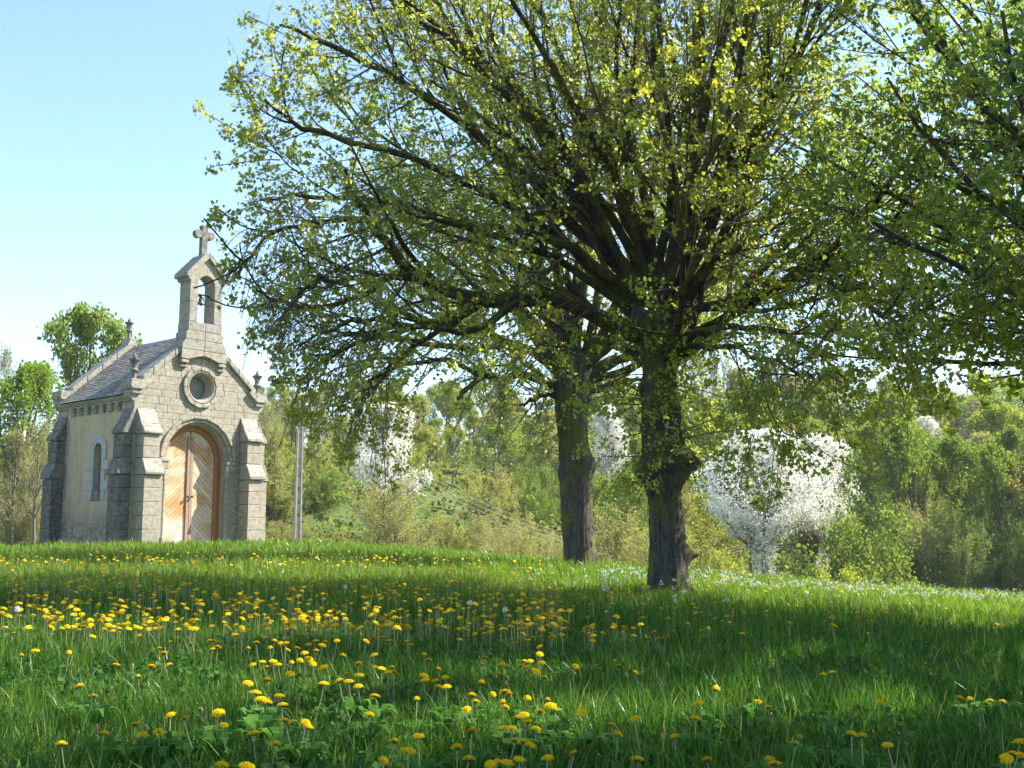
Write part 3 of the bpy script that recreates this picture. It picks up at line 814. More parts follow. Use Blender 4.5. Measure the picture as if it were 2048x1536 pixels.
boxb('doorstep', CX - 1.25, CX + 1.25, -0.35, 0.45, -0.40, -0.09, M['stone_dark'], bevel=0.02)

# door leaves of diagonal boards
hw, rz = 0.768, ZS
for sx in (-1, 1):
    leaf = [(CX + sx * 0.015, -0.05), (CX + sx * hw, -0.05), (CX + sx * hw, rz)]
    leaf += [(CX + sx * hw * math.cos(a), rz + hw * math.sin(a)) for a in np.linspace(0, PI / 2 - 0.02, 16)[1:]]
    leaf += [(CX + sx * 0.015, rz + hw)]
    dl = block('door_leaf', leaf, 0.392, 0.42, 'Y', M['door_frame'], bevel=0, jit=0)
    # boards fall from the middle post outward
    ang = R(43)
    nx_, nz_ = sx * math.sin(ang), math.cos(ang)
    w = 0.098
    d0 = sx * math.sin(ang) * CX
    for k in range(-10, 45):
        a = d0 + k * w
        poly = clip(leaf if sx > 0 else leaf[::-1], -nx_, -nz_, -(a + 0.004))
        if len(poly) < 3: continue
        poly = clip(poly, nx_, nz_, a + w - 0.004)
        if len(poly) < 3 or area(poly) < 0.002: continue
        block('plank', poly, 0.365 + random.uniform(-0.002, 0.002), 0.390, 'Y', M['door_wood'], bevel=0.003, jit=0, parent=dl)
for sx in (-1, 1):
    x0, x1 = sorted((CX + sx * 0.003, CX + sx * 0.095))
    po = boxb('door_post', x0, x1, 0.325, 0.362, -0.05, 2.83, M['door_post'], bevel=0.006, jit=0)
    kx = CX + sx * 0.115
    kb = lathe('door_knob', [(0.012, 0), (0.012, 0.03), (0.032, 0.04), (0.036, 0.06), (0.02, 0.075)], (0, 0, 0), M['iron'], 10, None)
    kb.parent = CH; kb.location = (CX + sx * 0.06, 0.325, 1.22); kb.rotation_euler = (R(90), 0, 0)

# round window
for i in range(12):
    block('ring_stone', ring_poly(CX, OZ, 0.455, 0.555, PI * i / 6 + 0.1, PI * (i + 1) / 6 + 0.1, 5, 0.003), -0.075, 0.05, 'Y', bevel=0.014)
def ring_sweep(name, prof, mat, seg=40):
    bm = bmesh.new(); rings = []
    for i in range(seg):
        a = 2 * PI * i / seg
        rings.append([bm.verts.new((CX + r * math.cos(a), y, OZ + r * math.sin(a))) for r, y in prof])
    k = len(prof)
    for i in range(seg):
        r0, r1 = rings[i], rings[(i + 1) % seg]
        for j in range(k): bm.faces.new((r0[j], r0[(j + 1) % k], r1[(j + 1) % k], r1[j]))
    return bm_obj(name, bm, mat, smooth=False)
ring_sweep('round_window_frame', [(0.452, 0.05), (0.452, -0.01), (0.435, -0.03), (0.445, -0.045), (0.42, -0.06), (0.395, -0.05), (0.375, -0.03), (0.36, 0.0), (0.30, 0.24), (0.45, 0.30)], M['stone'])
block('window_pane', [(CX + 0.32 * math.cos(a), OZ + 0.32 * math.sin(a)) for a in np.linspace(0, 2 * PI, 32, endpoint=False)], 0.225, 0.24, 'Y', M['oculus_glass'], bevel=0, jit=0)

# buttresses: shaft blocks, weathered caps
def buttress(fr, w0, w1, mats, hid=False, label=None):
    """fr: maps (w along the wall, p outwards, z) to chapel coordinates"""
    def pr(name, prof, a, b, mat, bevel=0.009, jit=0.002):
        bm = bmesh.new()
        lo = [bm.verts.new(fr(a, p, z)) for p, z in prof]; hi = [bm.verts.new(fr(b, p, z)) for p, z in prof]
        n = len(prof)
        bm.faces.new(lo); bm.faces.new(hi[::-1])
        for i in range(n): bm.faces.new((lo[i], lo[(i + 1) % n], hi[(i + 1) % n], hi[i]))
        bmesh.ops.recalc_face_normals(bm, faces=bm.faces)
        bmesh.ops.bevel(bm, geom=bm.edges[:], offset=bevel, segments=1, affect='EDGES', clamp_overlap=True)
        for v in bm.verts: v.co += Vector((random.uniform(-jit, jit), random.uniform(-jit, jit), random.uniform(-jit, jit)))
        return bm_obj(name, bm, mat)
    zs = [-0.42, -0.02, 0.33, 0.68, 1.03, 1.38, 1.70]
    for a, b in zip(zs[:-1], zs[1:]):
        pr('buttress_stone', [(-0.01, a + .004), (0.45, a + .004), (0.45, b - .004), (-0.01, b - .004)], w0, w1, mats[0])
    o = 0.03
    pr('buttress_cap', [(0.0, 1.705), (0.525, 1.705), (0.53, 1.79), (0.345, 2.14), (0.0, 2.14)], w0 - o, w1 + o, mats[1], 0.02, 0.008)
    zs = [2.145, 2.44, 2.75]
    for a, b in zip(zs[:-1], zs[1:]):
        pr('buttress_stone', [(-0.01, a + .004), (0.33, a + .004), (0.33, b - .004), (-0.01, b - .004)], w0 + 0.01, w1 - 0.01, mats[0])
    pr('buttress_cap', [(0.0, 2.755), (0.395, 2.755), (0.40, 2.84), (0.235, 3.03), (0.0, 3.03)], w0 - o, w1 + o, mats[1], 0.02, 0.008)
    pr('buttress_cap', [(0.0, 3.034), (0.225, 3.034), (0.0, 3.44)], w0 - 0.012, w1 + 0.012, mats[1], 0.012, 0.005)
fF = lambda w, p, z: (w, -p, z)
fL = lambda w, p, z: (-p * 0.78, w, z)
fRt = lambda w, p, z: (S_ + p * 0.78, w, z)
fB = lambda w, p, z: (w, L_ + p, z)
buttress(fF, 0.10, 0.60, (M['stone'], M['stone_mid']))
buttress(fF, 3.30, 3.80, (M['stone'], M['stone_mid']))
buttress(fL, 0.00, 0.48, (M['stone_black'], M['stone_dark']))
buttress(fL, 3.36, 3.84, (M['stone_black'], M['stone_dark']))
buttress(fRt, 0.00, 0.48, (M['stone'], M['stone_mid']))
buttress(fRt, 3.36, 3.84, (M['stone'], M['stone_mid']))

# corner stones of the left wall
z = -0.1; k = 0
while z < 3.58:
    z2 = min(3.60, z + 0.31)
    d = 0.44 if k % 2 else 0.52
    block('corner_stone', [(0.004 if z < 9 else 0, z + .004), (d, z + .004), (d, z2 - .004), (0.004, z2 - .004)], -0.003, 0.20, 'X', M['stone_mid'], bevel=0.006) if z > 2.9 or k % 2 else None
    d = 3.36 if k % 2 else 3.26
    block('corner_stone', [(d, z + .004), (L_ - 0.004, z + .004), (L_ - 0.004, z2 - .004), (d, z2 - .004)], -0.003, 0.20, 'X', M['stone_mid'], bevel=0.006)
    z = z2; k += 1

# lancet window in the left wall
sur = []
z = 1.36
for i in range(4):
    z2 = z + 0.265
    wd = 0.56 if i % 2 == 0 else 0.40
    for s in (-1, 1):
        y0, y1 = sorted((WY + s * 0.19, WY + s * wd))
        block('window_stone', [(y0, z + .003), (y1, z + .003), (y1, z2 - .003), (y0, z2 - .003)], -0.006, 0.16, 'X', M['stone_pale'], bevel=0.006)
    z = z2
for i in range(5):
    p = ring_poly(WY, 2.42, 0.19, 0.42, PI * i / 5, PI * (i + 1) / 5, 4, 0.003)
    block('window_stone', p, -0.006, 0.16, 'X', M['stone_pale'], bevel=0.005)
block('window_sill', [(WY - 0.22, 1.10), (WY + 0.22, 1.10), (WY + 0.19, 1.357), (WY - 0.19, 1.357)], -0.02, 0.2, 'X', M['stone_dark'], bevel=0.01)
for s in (-1, 1):
    y0, y1 = sorted((WY + s * 0.222, WY + s * 0.40))
    block('window_stone', [(y0, 1.10), (y1, 1.10), (y1, 1.355), (y0, 1.355)], -0.006, 0.16, 'X', M['stone_pale'], bevel=0.006)
# glass and iron bars set back in the depth of the wall
wb = [(WY - 0.22, 1.30), (WY + 0.22, 1.30), (WY + 0.22, 2.42)] + [(WY + 0.22 * math.cos(a), 2.42 + 0.22 * math.sin(a)) for a in np.linspace(0, PI, 12)[1:]]
block('window_pane', wb, 0.20, 0.21, 'X', M['dark_glass'], bevel=0, jit=0)
for zz in (1.55, 1.8, 2.05, 2.3):
    block('window_bar', [(WY - 0.2, zz), (WY + 0.2, zz), (WY + 0.2, zz + .015), (WY - 0.2, zz + .015)], 0.175, 0.19, 'X', M['iron'], bevel=0, jit=0)
block('window_bar', [(WY - 0.008, 1.34), (WY + 0.008, 1.34), (WY + 0.008, 2.6), (WY - 0.008, 2.6)], 0.16, 0.174, 'X', M['iron'], bevel=0, jit=0)

# cornice and corbels under the eaves, both sides
for side in (0, 1):
    def mx(x): return x if side == 0 else S_ - x
    n = 5
    for i in range(n):
        y0 = 0.0 + (L_) * i / n; y1 = L_ * (i + 1) / n
        prof = [(0.10, 3.615), (-0.045, 3.615), (-0.055, 3.66), (-0.085, 3.67), (-0.13, 3.73), (-0.14, 3.79), (0.10, 3.79)]
        bm = bmesh.new()
        lo = [bm.verts.new((mx(x), y0 + .002, z)) for x, z in prof]; hi = [bm.verts.new((mx(x), y1 - .002, z)) for x, z in prof]
        bm.faces.new(lo); bm.faces.new(hi[::-1])
        for q in range(len(prof)): bm.faces.new((lo[q], lo[(q + 1) % len(prof)], hi[(q + 1) % len(prof)], hi[q]))
        bm_obj('cornice_stone', bm, M['stone_mid'])
    for i in range(7):
        yc = 0.70 + i * 0.382
        prof = [(0.03, 3.40), (-0.03, 3.40), (-0.05, 3.43), (-0.055, 3.48), (-0.085, 3.52), (-0.095, 3.61), (0.03, 3.61)]
        bm = bmesh.new()
        lo = [bm.verts.new((mx(x), yc - 0.08, z)) for x, z in prof]; hi = [bm.verts.new((mx(x), yc + 0.08, z)) for x, z in prof]
        bm.faces.new(lo); bm.faces.new(hi[::-1])
        for q in range(len(prof)): bm.faces.new((lo[q], lo[(q + 1) % len(prof)], hi[(q + 1) % len(prof)], hi[q]))
        bm_obj('corbel', bm, M['stone_mid'])

# slates: rows of thin overlapping pieces on both slopes, with a ridge tile line
Vs, Fs, Ts, off = [], [], [], 0
sl = math.hypot(1, SL); ux_, uz_ = 1 / sl, SL / sl
slope_len = (CX + 0.17) * sl
for side in (-1, 1):
    nrow = 25; ex = slope_len / nrow
    for r in range(nrow):
        y = 0.36 - (0.09 if r % 2 else 0)
        while y < L_ - 0.36:
            w = 0.18 + random.uniform(-0.012, 0.012)
            y0, y1 = y + 0.002, min(y + w, L_ - 0.34) - 0.002
            y += w
            if y1 - y0 < 0.03: continue
            s0 = r * ex - 0.03 + random.uniform(-0.006, 0.006); s1 = min(s0 + ex * 1.9, slope_len)
            lift = 0.022 + random.uniform(-0.003, 0.004)
            q = []
            for s_, l_ in ((s0, lift), (s1, 0.004)):
                for yy in (y0, y1):
                    for th in (0, -0.009):
                        X = -0.17 + ux_ * s_ - uz_ * (l_ + th); Z = 3.80 - 0.017 + uz_ * s_ + ux_ * (l_ + th)
                        if side > 0: X = 2 * CX - X
                        q.append((X, yy, Z))
            # order: (s0,y0,top)(s0,y0,bot)(s0,y1,top)(s0,y1,bot)(s1,...)
            Vs += q
            for f in ((0, 4, 6, 2), (1, 3, 7, 5), (0, 2, 3, 1), (4, 5, 7, 6), (0, 1, 5, 4), (2, 6, 7, 3)): Fs.append([off + i for i in f])
            t = random.uniform(0.7, 1.25); Ts += [(t, t, t * random.uniform(0.95, 1.05))] * 8
            off += 8
o = link('roof_slates', mesh_np('roof_slates', np.array(Vs), [np.array(Fs)], M['slate'], tint=np.array(Ts)), CH)
tag(o, kind='stuff')
block('roof_deck', [(-0.15, 3.775), (CX, 3.775 + SL * (CX + 0.15)), (2 * CX + 0.15, 3.775), (2 * CX + 0.10, 3.72), (-0.10, 3.72)], 0.36, L_ - 0.36, 'Y', M['slate'], bevel=0, jit=0)
block('ridge_capping', [(CX - 0.07, 5.545), (CX, 5.665), (CX + 0.07, 5.545), (CX + 0.06, 5.535), (CX, 5.64), (CX - 0.06, 5.535)], 0.42, L_ - 0.42, 'Y', M['stone_pale'], bevel=0, jit=0)

# gable copings front and rear, kneelers, finials
def coping(y0, y1, xtop, mat):
    for side in (-1, 1):
        n = 4
        xs = np.linspace(0.16, xtop, n + 1)
        for a, b in zip(xs[:-1], xs[1:]):
            za, zb = 3.93 + SL * a, 3.93 + SL * b
            poly = [(a + .003, za + 0.002), (b - .003, zb + 0.002), (b - .003, zb + 0.20), (a + .003, za + 0.20)]
            if side > 0: poly = [(2 * CX - x, z) for x, z in poly][::-1]
            block('coping_stone', poly, y0, y1, 'Y', mat, bevel=0.02, jit=0.006)
coping(-0.075, 0.40, 1.40, M['stone_mid'])
coping(L_ - 0.40, L_ + 0.06, 1.90, M['stone_mid'])
for side in (-1, 1):
    for (y0, y1) in ((-0.11, 0.42), (L_ - 0.42, L_ + 0.08)):
        poly = [(-0.15, 3.90), (0.16, 3.90), (0.42, 4.12), (0.34, 4.23), (0.22, 4.17), (0.12, 4.15), (-0.17, 4.16), (-0.19, 4.0)]
        if side > 0: poly = [(2 * CX - x, z) for x, z in poly][::-1]
        block('kneeler', poly, y0, y1, 'Y', M['stone_mid'], bevel=0.02, jit=0.005)
        poly = [(-0.10, 3.79), (0.16, 3.79), (0.16, 3.895), (-0.13, 3.895)]
        if side > 0: poly = [(2 * CX - x, z) for x, z in poly][::-1]
        block('kneeler_moulding', poly, y0 + 0.04, y1 - 0.03, 'Y', M['stone_mid'], bevel=0.015, jit=0.003)
FIN = [(0.060, 0), (0.055, 0.19), (0.10, 0.235), (0.115, 0.265), (0.10, 0.295), (0.065, 0.32), (0.072, 0.38), (0.10, 0.46), (0.155, 0.535), (0.150, 0.55), (0.075, 0.545), (0.062, 0.60), (0.035, 0.66), (0.0, 0.72)]
for (x, y, z0, k) in ((0.02, 0.10, 4.14, 1.0), (2 * CX - 0.02, 0.10, 4.14, 1.0), (CX, L_ - 0.15, 5.92, 0.88)):
    lathe('finial', [(r * k, h * k) for r, h in FIN], (x, y, z0), M['stone_dark'], 8, smooth=False, rot=PI / 8)
block('finial_base', [(CX - 0.26, 5.42), (CX + 0.26, 5.42), (CX + 0.22, 5.62), (CX + 0.11, 5.72), (CX + 0.085, 5.92), (CX - 0.085, 5.92), (CX - 0.11, 5.72), (CX - 0.22, 5.62)], L_ - 0.38, L_ + 0.05, 'Y', M['stone_mid'], bevel=0.02, jit=0.004)

# bell gable
TY0, TY1 = -0.13, 0.38
for sx in (-1, 1):
    for (w, z0, z1, p) in ((0.115, 4.63, 4.73, -0.075), (0.12, 4.745, 4.845, -0.125)):
        x = CX + sx * 0.585
        boxb('tower_corbel', x - w, x + w, p, 0.02, z0, z1, bevel=0.022)
def arcpts(cx, cz, r, a0, a1, n): return [(cx + r * math.cos(a), cz + r * math.sin(a)) for a in np.linspace(a0, a1, n)]
# lowest course spanning between the corbels with a flat arch under it
half = [(CX + 0.002, 5.12), (CX + 0.002, 4.985), (CX + 0.2, 4.965), (CX + 0.36, 4.90), (CX + 0.46, 4.86), (CX + 0.71, 4.86), (CX + 0.71, 5.12)]
for s in (1, -1):
    block('tower_stone', half if s > 0 else [(2 * CX - x, z) for x, z in half][::-1], -0.135, TY1, 'Y', M['stone'], bevel=0.01)
    p = [(CX + 0.002, 5.128), (CX + 0.71, 5.128), (CX + 0.70, 5.25), (CX + 0.60, 5.40), (CX + 0.002, 5.40)]
    block('tower_stone', p if s > 0 else [(2 * CX - x, z) for x, z in p][::-1], -0.132, TY1 + 0.02, 'Y', M['stone_mid'], bevel=0.012)
    p = [(CX + 0.002, 5.408), (CX + 0.595, 5.408), (CX + 0.595, 5.58), (CX + 0.535, 5.65), (CX + 0.002, 5.65)]
    block('tower_stone', p if s > 0 else [(2 * CX - x, z) for x, z in p][::-1], TY0, TY1, 'Y', M['stone'], bevel=0.01)
    p = [(CX + 0.002, 5.658), (CX + 0.53, 5.658), (CX + 0.53, 5.895), (CX + 0.002, 5.895)]
    block('tower_stone', p if s > 0 else [(2 * CX - x, z) for x, z in p][::-1], TY0, TY1, 'Y', M['stone_mid'], bevel=0.01)
    zc = 5.90
    for hgt in (0.55, 0.50):
        p = [(CX + 0.262, zc + .003), (CX + 0.52, zc + .003), (CX + 0.52, zc + hgt - .003), (CX + 0.262, zc + hgt - .003)]
        block('tower_stone', p if s > 0 else [(2 * CX - x, z) for x, z in p][::-1], TY0 + 0.01, TY1 - 0.01, 'Y', random.choice([M['stone'], M['stone_mid']]), bevel=0.008)
        zc += hgt
    p = [(CX + 0.50, 7.12), (CX + 0.545, 7.12), (CX + 0.52, 6.953), (CX + 0.262, 6.953)] 
    p = [(CX + 0.262, 6.953), (CX + 0.52, 6.953), (CX + 0.52, 7.16), (CX + 0.002, 7.16 + 0.52 * 1.0)] + arcpts(CX, 6.953, 0.262, PI / 2 - 0.01, 0.1, 9)
    block('tower_head', p if s > 0 else [(2 * CX - x, z) for x, z in p][::-1], TY0 + 0.01, TY1 - 0.01, 'Y', M['stone'], bevel=0)
    # sloping roof stone and its end block
    p = [(CX + 0.0015, 7.69), (CX + 0.62, 7.07), (CX + 0.68, 7.10), (CX + 0.68, 7.22), (CX + 0.62, 7.235), (CX + 0.12, 7.80), (CX + 0.0015, 7.86)]
    block('tower_coping', p if s > 0 else [(2 * CX - x, z) for x, z in p][::-1], TY0 - 0.07, TY1 + 0.06, 'Y', M['stone_mid'], bevel=0.018, jit=0.004)
    p = [(CX + 0.50, 7.00), (CX + 0.555, 7.00), (CX + 0.60, 7.06), (CX + 0.60, 7.09), (CX + 0.53, 7.16), (CX + 0.50, 7.16)]
    block('tower_moulding', p if s > 0 else [(2 * CX - x, z) for x, z in p][::-1], TY0 - 0.035, TY1 + 0.03, 'Y', M['stone_mid'], bevel=0.008)
# small trefoil-like hollow stone in the head
# steps at the back of the bell gable, over the ridge
boxb('tower_step', CX - 0.38, CX + 0.38, TY1 + 0.02, TY1 + 0.18, 5.30, 5.72, M['stone_dark'], bevel=0.04)
boxb('tower_step', CX - 0.60, CX + 0.60, TY1 + 0.022, TY1 + 0.12, 4.95, 5.28, M['stone_dark'], bevel=0.04)

# cross
def cross_poly(cx, z0):
    hw = 0.085
    zc = 8.40
    L = [(cx - hw * 1.15, z0), (cx + hw * 1.15, z0), (cx + hw, z0 + 0.08), (cx + hw, zc - 0.075)]
    L += arcpts(cx + 0.20, zc, 0.115, -PI * 0.62, PI * 0.62, 11)
    L += [(cx + hw, zc + 0.075), (cx + hw, zc + 0.20), (cx + hw + 0.02, zc + 0.215), (cx + hw + 0.02, zc + 0.25), (cx - hw - 0.02, zc + 0.25), (cx - hw - 0.02, zc + 0.215), (cx - hw, zc + 0.20), (cx - hw, zc + 0.075)]
    L += arcpts(cx - 0.20, zc, 0.115, PI * 0.38, PI * 1.62, 11)
    L += [(cx - hw, zc - 0.075), (cx - hw, z0 + 0.08)]
    return L
block('stone_cross', cross_poly(CX, 7.80), 0.05, 0.20, 'Y', M['stone_dark'], bevel=0, jit=0)

# bell with its clapper and iron headstock
bell = lathe('bell', [(0.0, 0.0), (0.035, 0.0), (0.06, -0.02), (0.068, -0.06), (0.078, -0.13), (0.10, -0.175), (0.125, -0.20), (0.118, -0.205), (0.07, -0.15), (0.0, -0.1)], (CX, 0.125, 6.66), M['bronze'], 20)
lathe('clapper', [(0.0, -0.27), (0.02, -0.255), (0.02, -0.235), (0.007, -0.22), (0.006, -0.1)], (CX, 0.125, 6.66), M['iron'], 8, parent=bell)
boxb('headstock', CX - 0.27, CX + 0.27, 0.10, 0.15, 6.70, 6.735, M['iron'], bevel=0.006)
boxb('bell_hanger', CX - 0.10, CX + 0.02, 0.11, 0.14, 6.655, 6.70, M['iron'], bevel=0.004)
# ------------------------------------------------------------------ the big lindens
def catmull(pts, n):
    pts = np.asarray(pts, float)
    P = np.vstack([2 * pts[0] - pts[1], pts, 2 * pts[-1] - pts[-2]])
    seg = len(pts) - 1
    out = []
    for u in np.linspace(0, seg - 1e-6, n):
        i = int(u); t = u - i
        p0, p1, p2, p3 = P[i], P[i + 1], P[i + 2], P[i + 3]
        out.append(0.5 * ((2 * p1) + (p2 - p0) * t + (2 * p0 - 5 * p1 + 4 * p2 - p3) * t * t + (3 * p1 - p0 - 3 * p2 + p3) * t ** 3))
    return np.array(out)

def trunk_mesh(rows, burls, seed, root=0.5):
    """rows: (x, y, z, r) from the ground up; burls: (theta, z, height, amount)"""
    rs = np.random.default_rng(seed)
    rows = np.asarray(rows, float)
    n = 130; sides = 56
    C = catmull(rows, n)
    th = np.linspace(0, 2 * PI, sides, endpoint=False)
    Z = C[:, 2][:, None]; r = C[:, 3][:, None] * np.ones((1, sides))
    T = th[None, :]
    zb = Z - rows[0, 2]
    r = r * (1 + 0.045 * np.sin(2 * T + 0.9 * zb + seed) + 0.04 * np.sin(3 * T - 0.7 * zb) + 0.02 * np.sin(5 * T + 2.3 * zb))
    r = r + 0.010 * np.sin(19 * T + 1.5 * np.sin(2.1 * zb)) + 0.007 * np.sin(31 * T - 1.1 * np.sin(3.3 * zb + 1)) + rs.normal(size=r.shape) * 0.0035
    flare = np.exp(-np.maximum(zb - 0.05, 0) / 0.16)
    r = r + flare * root * 0.35 * (1 + 0.6 * np.sin(5 * T + seed))
    for bt, bz, bh, am, bw in burls:
        dth = (T - bt + PI) % (2 * PI) - PI
        g = np.exp(-(dth / bw) ** 2 - ((Z - bz) / bh) ** 2)
        r = r + am * g * (1 + 0.28 * np.sin(9 * T + 14 * Z) * np.sin(17 * Z + 3 * T) + rs.normal(size=r.shape) * 0.07)
    V = np.stack([C[:, 0][:, None] + r * np.cos(T), C[:, 1][:, None] + r * np.sin(T), Z + 0 * T], -1)
    idx = np.arange(n * sides).reshape(n, sides); nx2 = np.roll(idx, -1, 1)
    F = np.stack([idx[:-1], nx2[:-1], nx2[1:], idx[1:]], -1).reshape(-1, 4)
    V = V.reshape(-1, 3)
    top = len(V); V = np.vstack([V, [C[-1, 0], C[-1, 1], C[-1, 2] + C[-1, 3] * 0.5]])
    cap = np.stack([idx[-1], nx2[-1], np.full(sides, top)], -1)
    return mesh_np('trunk', V, [F, cap], M['bark'], smooth=True)

GREEN_FRESH = np.array([0.36, 0.38, 0.065]); GREEN_COOL = np.array([0.17, 0.28, 0.10]); GREEN_MID = np.array([0.12, 0.18, 0.03])
def linden(loc, trunk_rows, burls, hand_limbs, n_auto, centre, rad, zc, label, auto_len=(5.0, 8.6), leaf=0.062, seed=1, nshoot=3, nbr=(14, 9), ntw=6, nlf=13, six=False, cool=0.3, sprouts=None, visible_leaves=300, droop_low=True, cap=60, rscale=1.0, root_flare=0.5, cull=None, prune=1.08, dens=0.78):
    ox, oy, oz = loc
    root = empty('linden_tree', loc)
    tag(root, label, 'tree')
    off = np.array([ox, oy, oz])
    if trunk_rows is not None:
        rows = [(x - ox, y - oy, z - oz, r) for x, y, z, r in trunk_rows]
        tm = trunk_mesh(rows, [(a, z - oz, h, am, w) for a, z, h, am, w in burls], seed, root_flare)
        link('trunk', tm, root)
        head = np.array(rows[-1][:3]); hr = rows[-1][3]
    cen = np.array(centre) - off
    def env(p):
        q = (p - cen) / np.array(rad)
        low = np.clip(-q[..., 2], 0, None)
        return (np.abs(q[..., 0]) ** 3.2 + np.abs(q[..., 1]) ** 3.2 + np.abs(q[..., 2]) ** 3.2) ** (1 / 3.2) + 0.0 * low
    N = 16
    Pl, Rl = [], []
    for pts, r0, r1 in hand_limbs:
        P = catmull(np.asarray(pts) - off, N)
        P[1:-1] += rng.normal(size=(N - 2, 3)) * 0.02
        Pl.append(P); Rl.append((np.linspace(1, 0, N) ** 0.8 * (r0 - r1) + r1) * rscale)
    g = 2.39996
    for i in range(n_auto):
        az = i * g + rng.uniform(-0.3, 0.3)
        el = R(rng.choice([rng.uniform(8, 35), rng.uniform(35, 62), rng.uniform(60, 84)], p=[0.28, 0.32, 0.40]))
        st = head + np.array([math.cos(az) * hr * 0.55, math.sin(az) * hr * 0.55, -rng.uniform(-0.1, 1.0) * (0.9 if el < 1 else 0.3)])
        d = np.array([math.cos(az) * math.cos(el), math.sin(az) * math.cos(el), math.sin(el)])
        Ln = rng.uniform(*auto_len) * (1.0 if el > 0.8 else 0.85)
        e = env(st + d * Ln)
        if e > 1: Ln *= max(0.5, 1.0 / e)
        pts = [st]; cur = d
        for k in range(6):
            cur = norm(cur + np.array([0, 0, 0.10 if el > 0.6 else 0.13]) + rng.normal(size=3) * 0.13)
            pts.append(pts[-1] + cur * Ln / 6)
        Pl.append(catmull(pts, N)); r0 = rng.uniform(0.05, 0.10) * rscale
        Rl.append(np.linspace(1, 0, N) ** 0.8 * (r0 - 0.015) + 0.015)
    for P, r in zip(Pl, Rl):
        r = r * (1 + 0.10 * np.sin(np.arange(N) * 2.3 + r[0] * 90))
        V, F = tubes(P[None], r[None], 9)
        link('limb', mesh_np('limb', V, [F], M['limb_bark'], smooth=True), root)
    Pl = np.stack(Pl); Rl = np.stack(Rl)
    P1, R1 = children(Pl, Rl, nshoot, (0.15, 0.85), (0.35, 0.9), (1.6, 3.6), 8, up=0.40, wander=0.35, rfac=0.52, env=env, centre=cen - np.array([0, 0, rad[2] * 0.3]), outward=0.25, rmin=0.014)
    A, RA = children(Pl, Rl, nbr[0], (0.22, 1.0), (0.5, 1.25), (0.8, 1.9), 6, up=0.22, wander=0.45, rfac=0.35, env=env, centre=cen, outward=0.35, rmin=0.007)
    B_, RB = children(P1, R1, nbr[1], (0.15, 1.0), (0.5, 1.2), (0.6, 1.5), 6, up=0.18, wander=0.45, rfac=0.45, env=env, centre=cen, outward=0.35, rmin=0.006)
    def pruned(P_):       # boughs that stray beyond the crown low down were cut back
        t_ = P_[:, -1]
        return ~((env(t_) > prune) & (t_[:, 2] + oz < 5.0))
    kA, kB = pruned(A), pruned(B_)
    A, RA, B_, RB = A[kA], RA[kA], B_[kB], RB[kB]
    if sprouts is not None:
        sp = np.asarray(sprouts) - off
        B_ = np.concatenate([B_, sp]); RB = np.concatenate([RB, np.repeat(np.linspace(0.009, 0.004, 6)[None], len(sp), 0)])
    P2 = np.concatenate([A, B_]); R2 = np.concatenate([RA, RB])
    # the lowest outer branches hang
    q = (P2[:, -1] - cen) / np.array(rad)
    w = np.clip(-q[:, 2] - 0.15, 0, 0.5) * (np.hypot(q[:, 0], q[:, 1]) > 0.35)
    P2 = P2 + (np.linspace(0, 1, P2.shape[1])[None, :, None] ** 1.7) * w[:, None, None] * np.array([0, 0, -0.95 if droop_low else 0.0])
    P3, R3 = children(P2, R2, ntw, (0.15, 1.0), (0.5, 1.2), (0.22, 0.60), 3, up=0.1, wander=0.4, rfac=0.5, env=env, rmin=0.003)
    kP = pruned(P3); P3, R3 = P3[kP], R3[kP]
    if cull is not None:
        k1 = cull(P3[:, -1] + off); P3, R3 = P3[k1], R3[k1]
        k2 = cull(P2[:, -1] + off); P2, R2 = P2[k2], R2[k2]
    V, F = tubes(P1, R1, 6)
    link('shoots', mesh_np('shoots', V, [F], M['limb_bark'], smooth=True), root)['kind'] = 'stuff'
    V, F = merge([tubes(P2, R2, 4), tubes(P3, R3, 3)])
    link('twigs', mesh_np('twigs', V, [F], M['twig_bark']), root)['kind'] = 'stuff'
    pts = np.concatenate([leaf_points(P3, nlf, (0.15, 1.12), 0.030, nodes=3), leaf_points(P2, 5, (0.5, 1.03), 0.04)])
    e = env(pts)
    kp_ = ~((e > prune + 0.02) & (pts[:, 2] + oz < 5.0)); pts, e = pts[kp_], e[kp_]
    pts = pts[rng.uniform(size=len(pts)) < np.clip(0.15 + 1.0 * e, 0, 1)]
    cl = 0.5 + 0.5 * np.sin(pts[:, 0] * 2.1 + pts[:, 2] * 1.3 + seed) * np.sin(pts[:, 1] * 1.7 - pts[:, 2] * 1.9)
    pts = pts[rng.uniform(size=len(pts)) < dens + 0.50 * cl]
    # no clump denser than the light allows: thin crowded pockets
    cell = np.floor(pts / 0.40).astype(np.int64)
    key = cell[:, 0] * 1000003 + cell[:, 1] * 10007 + cell[:, 2]
    order_ = rng.permutation(len(pts)); ks = key[order_]
    si = np.argsort(ks, kind='stable'); kk_ = ks[si]
    first = np.concatenate([[True], kk_[1:] != kk_[:-1]])
    start = np.maximum.accumulate(np.where(first, np.arange(len(kk_)), 0))
    rank = np.arange(len(kk_)) - start
    pts = pts[order_[si[rank < cap]]]
    LV, LF, k = leaves(pts, leaf, 0.55, six)
    n = len(pts)
    mixv = np.clip(rng.normal(cool, 0.25, n) + 0.25 * np.sin(pts[:, 0] * 1.1 + 2) * np.sin(pts[:, 2] * 0.9), 0, 1)[:, None]
    c = GREEN_FRESH * (1 - mixv) + GREEN_COOL * mixv
    c = c * rng.uniform(0.75, 1.25, (n, 1))
    # nearest leaves are single parts, all the others one crown
    dist = np.linalg.norm(pts + off - np.array([0, 0, EYE]), axis=1)
    P_ = pts + off
    inview = (np.abs(P_[:, 0]) < P_[:, 1] * 0.455) & (P_[:, 2] - EYE < P_[:, 1] * 0.50)
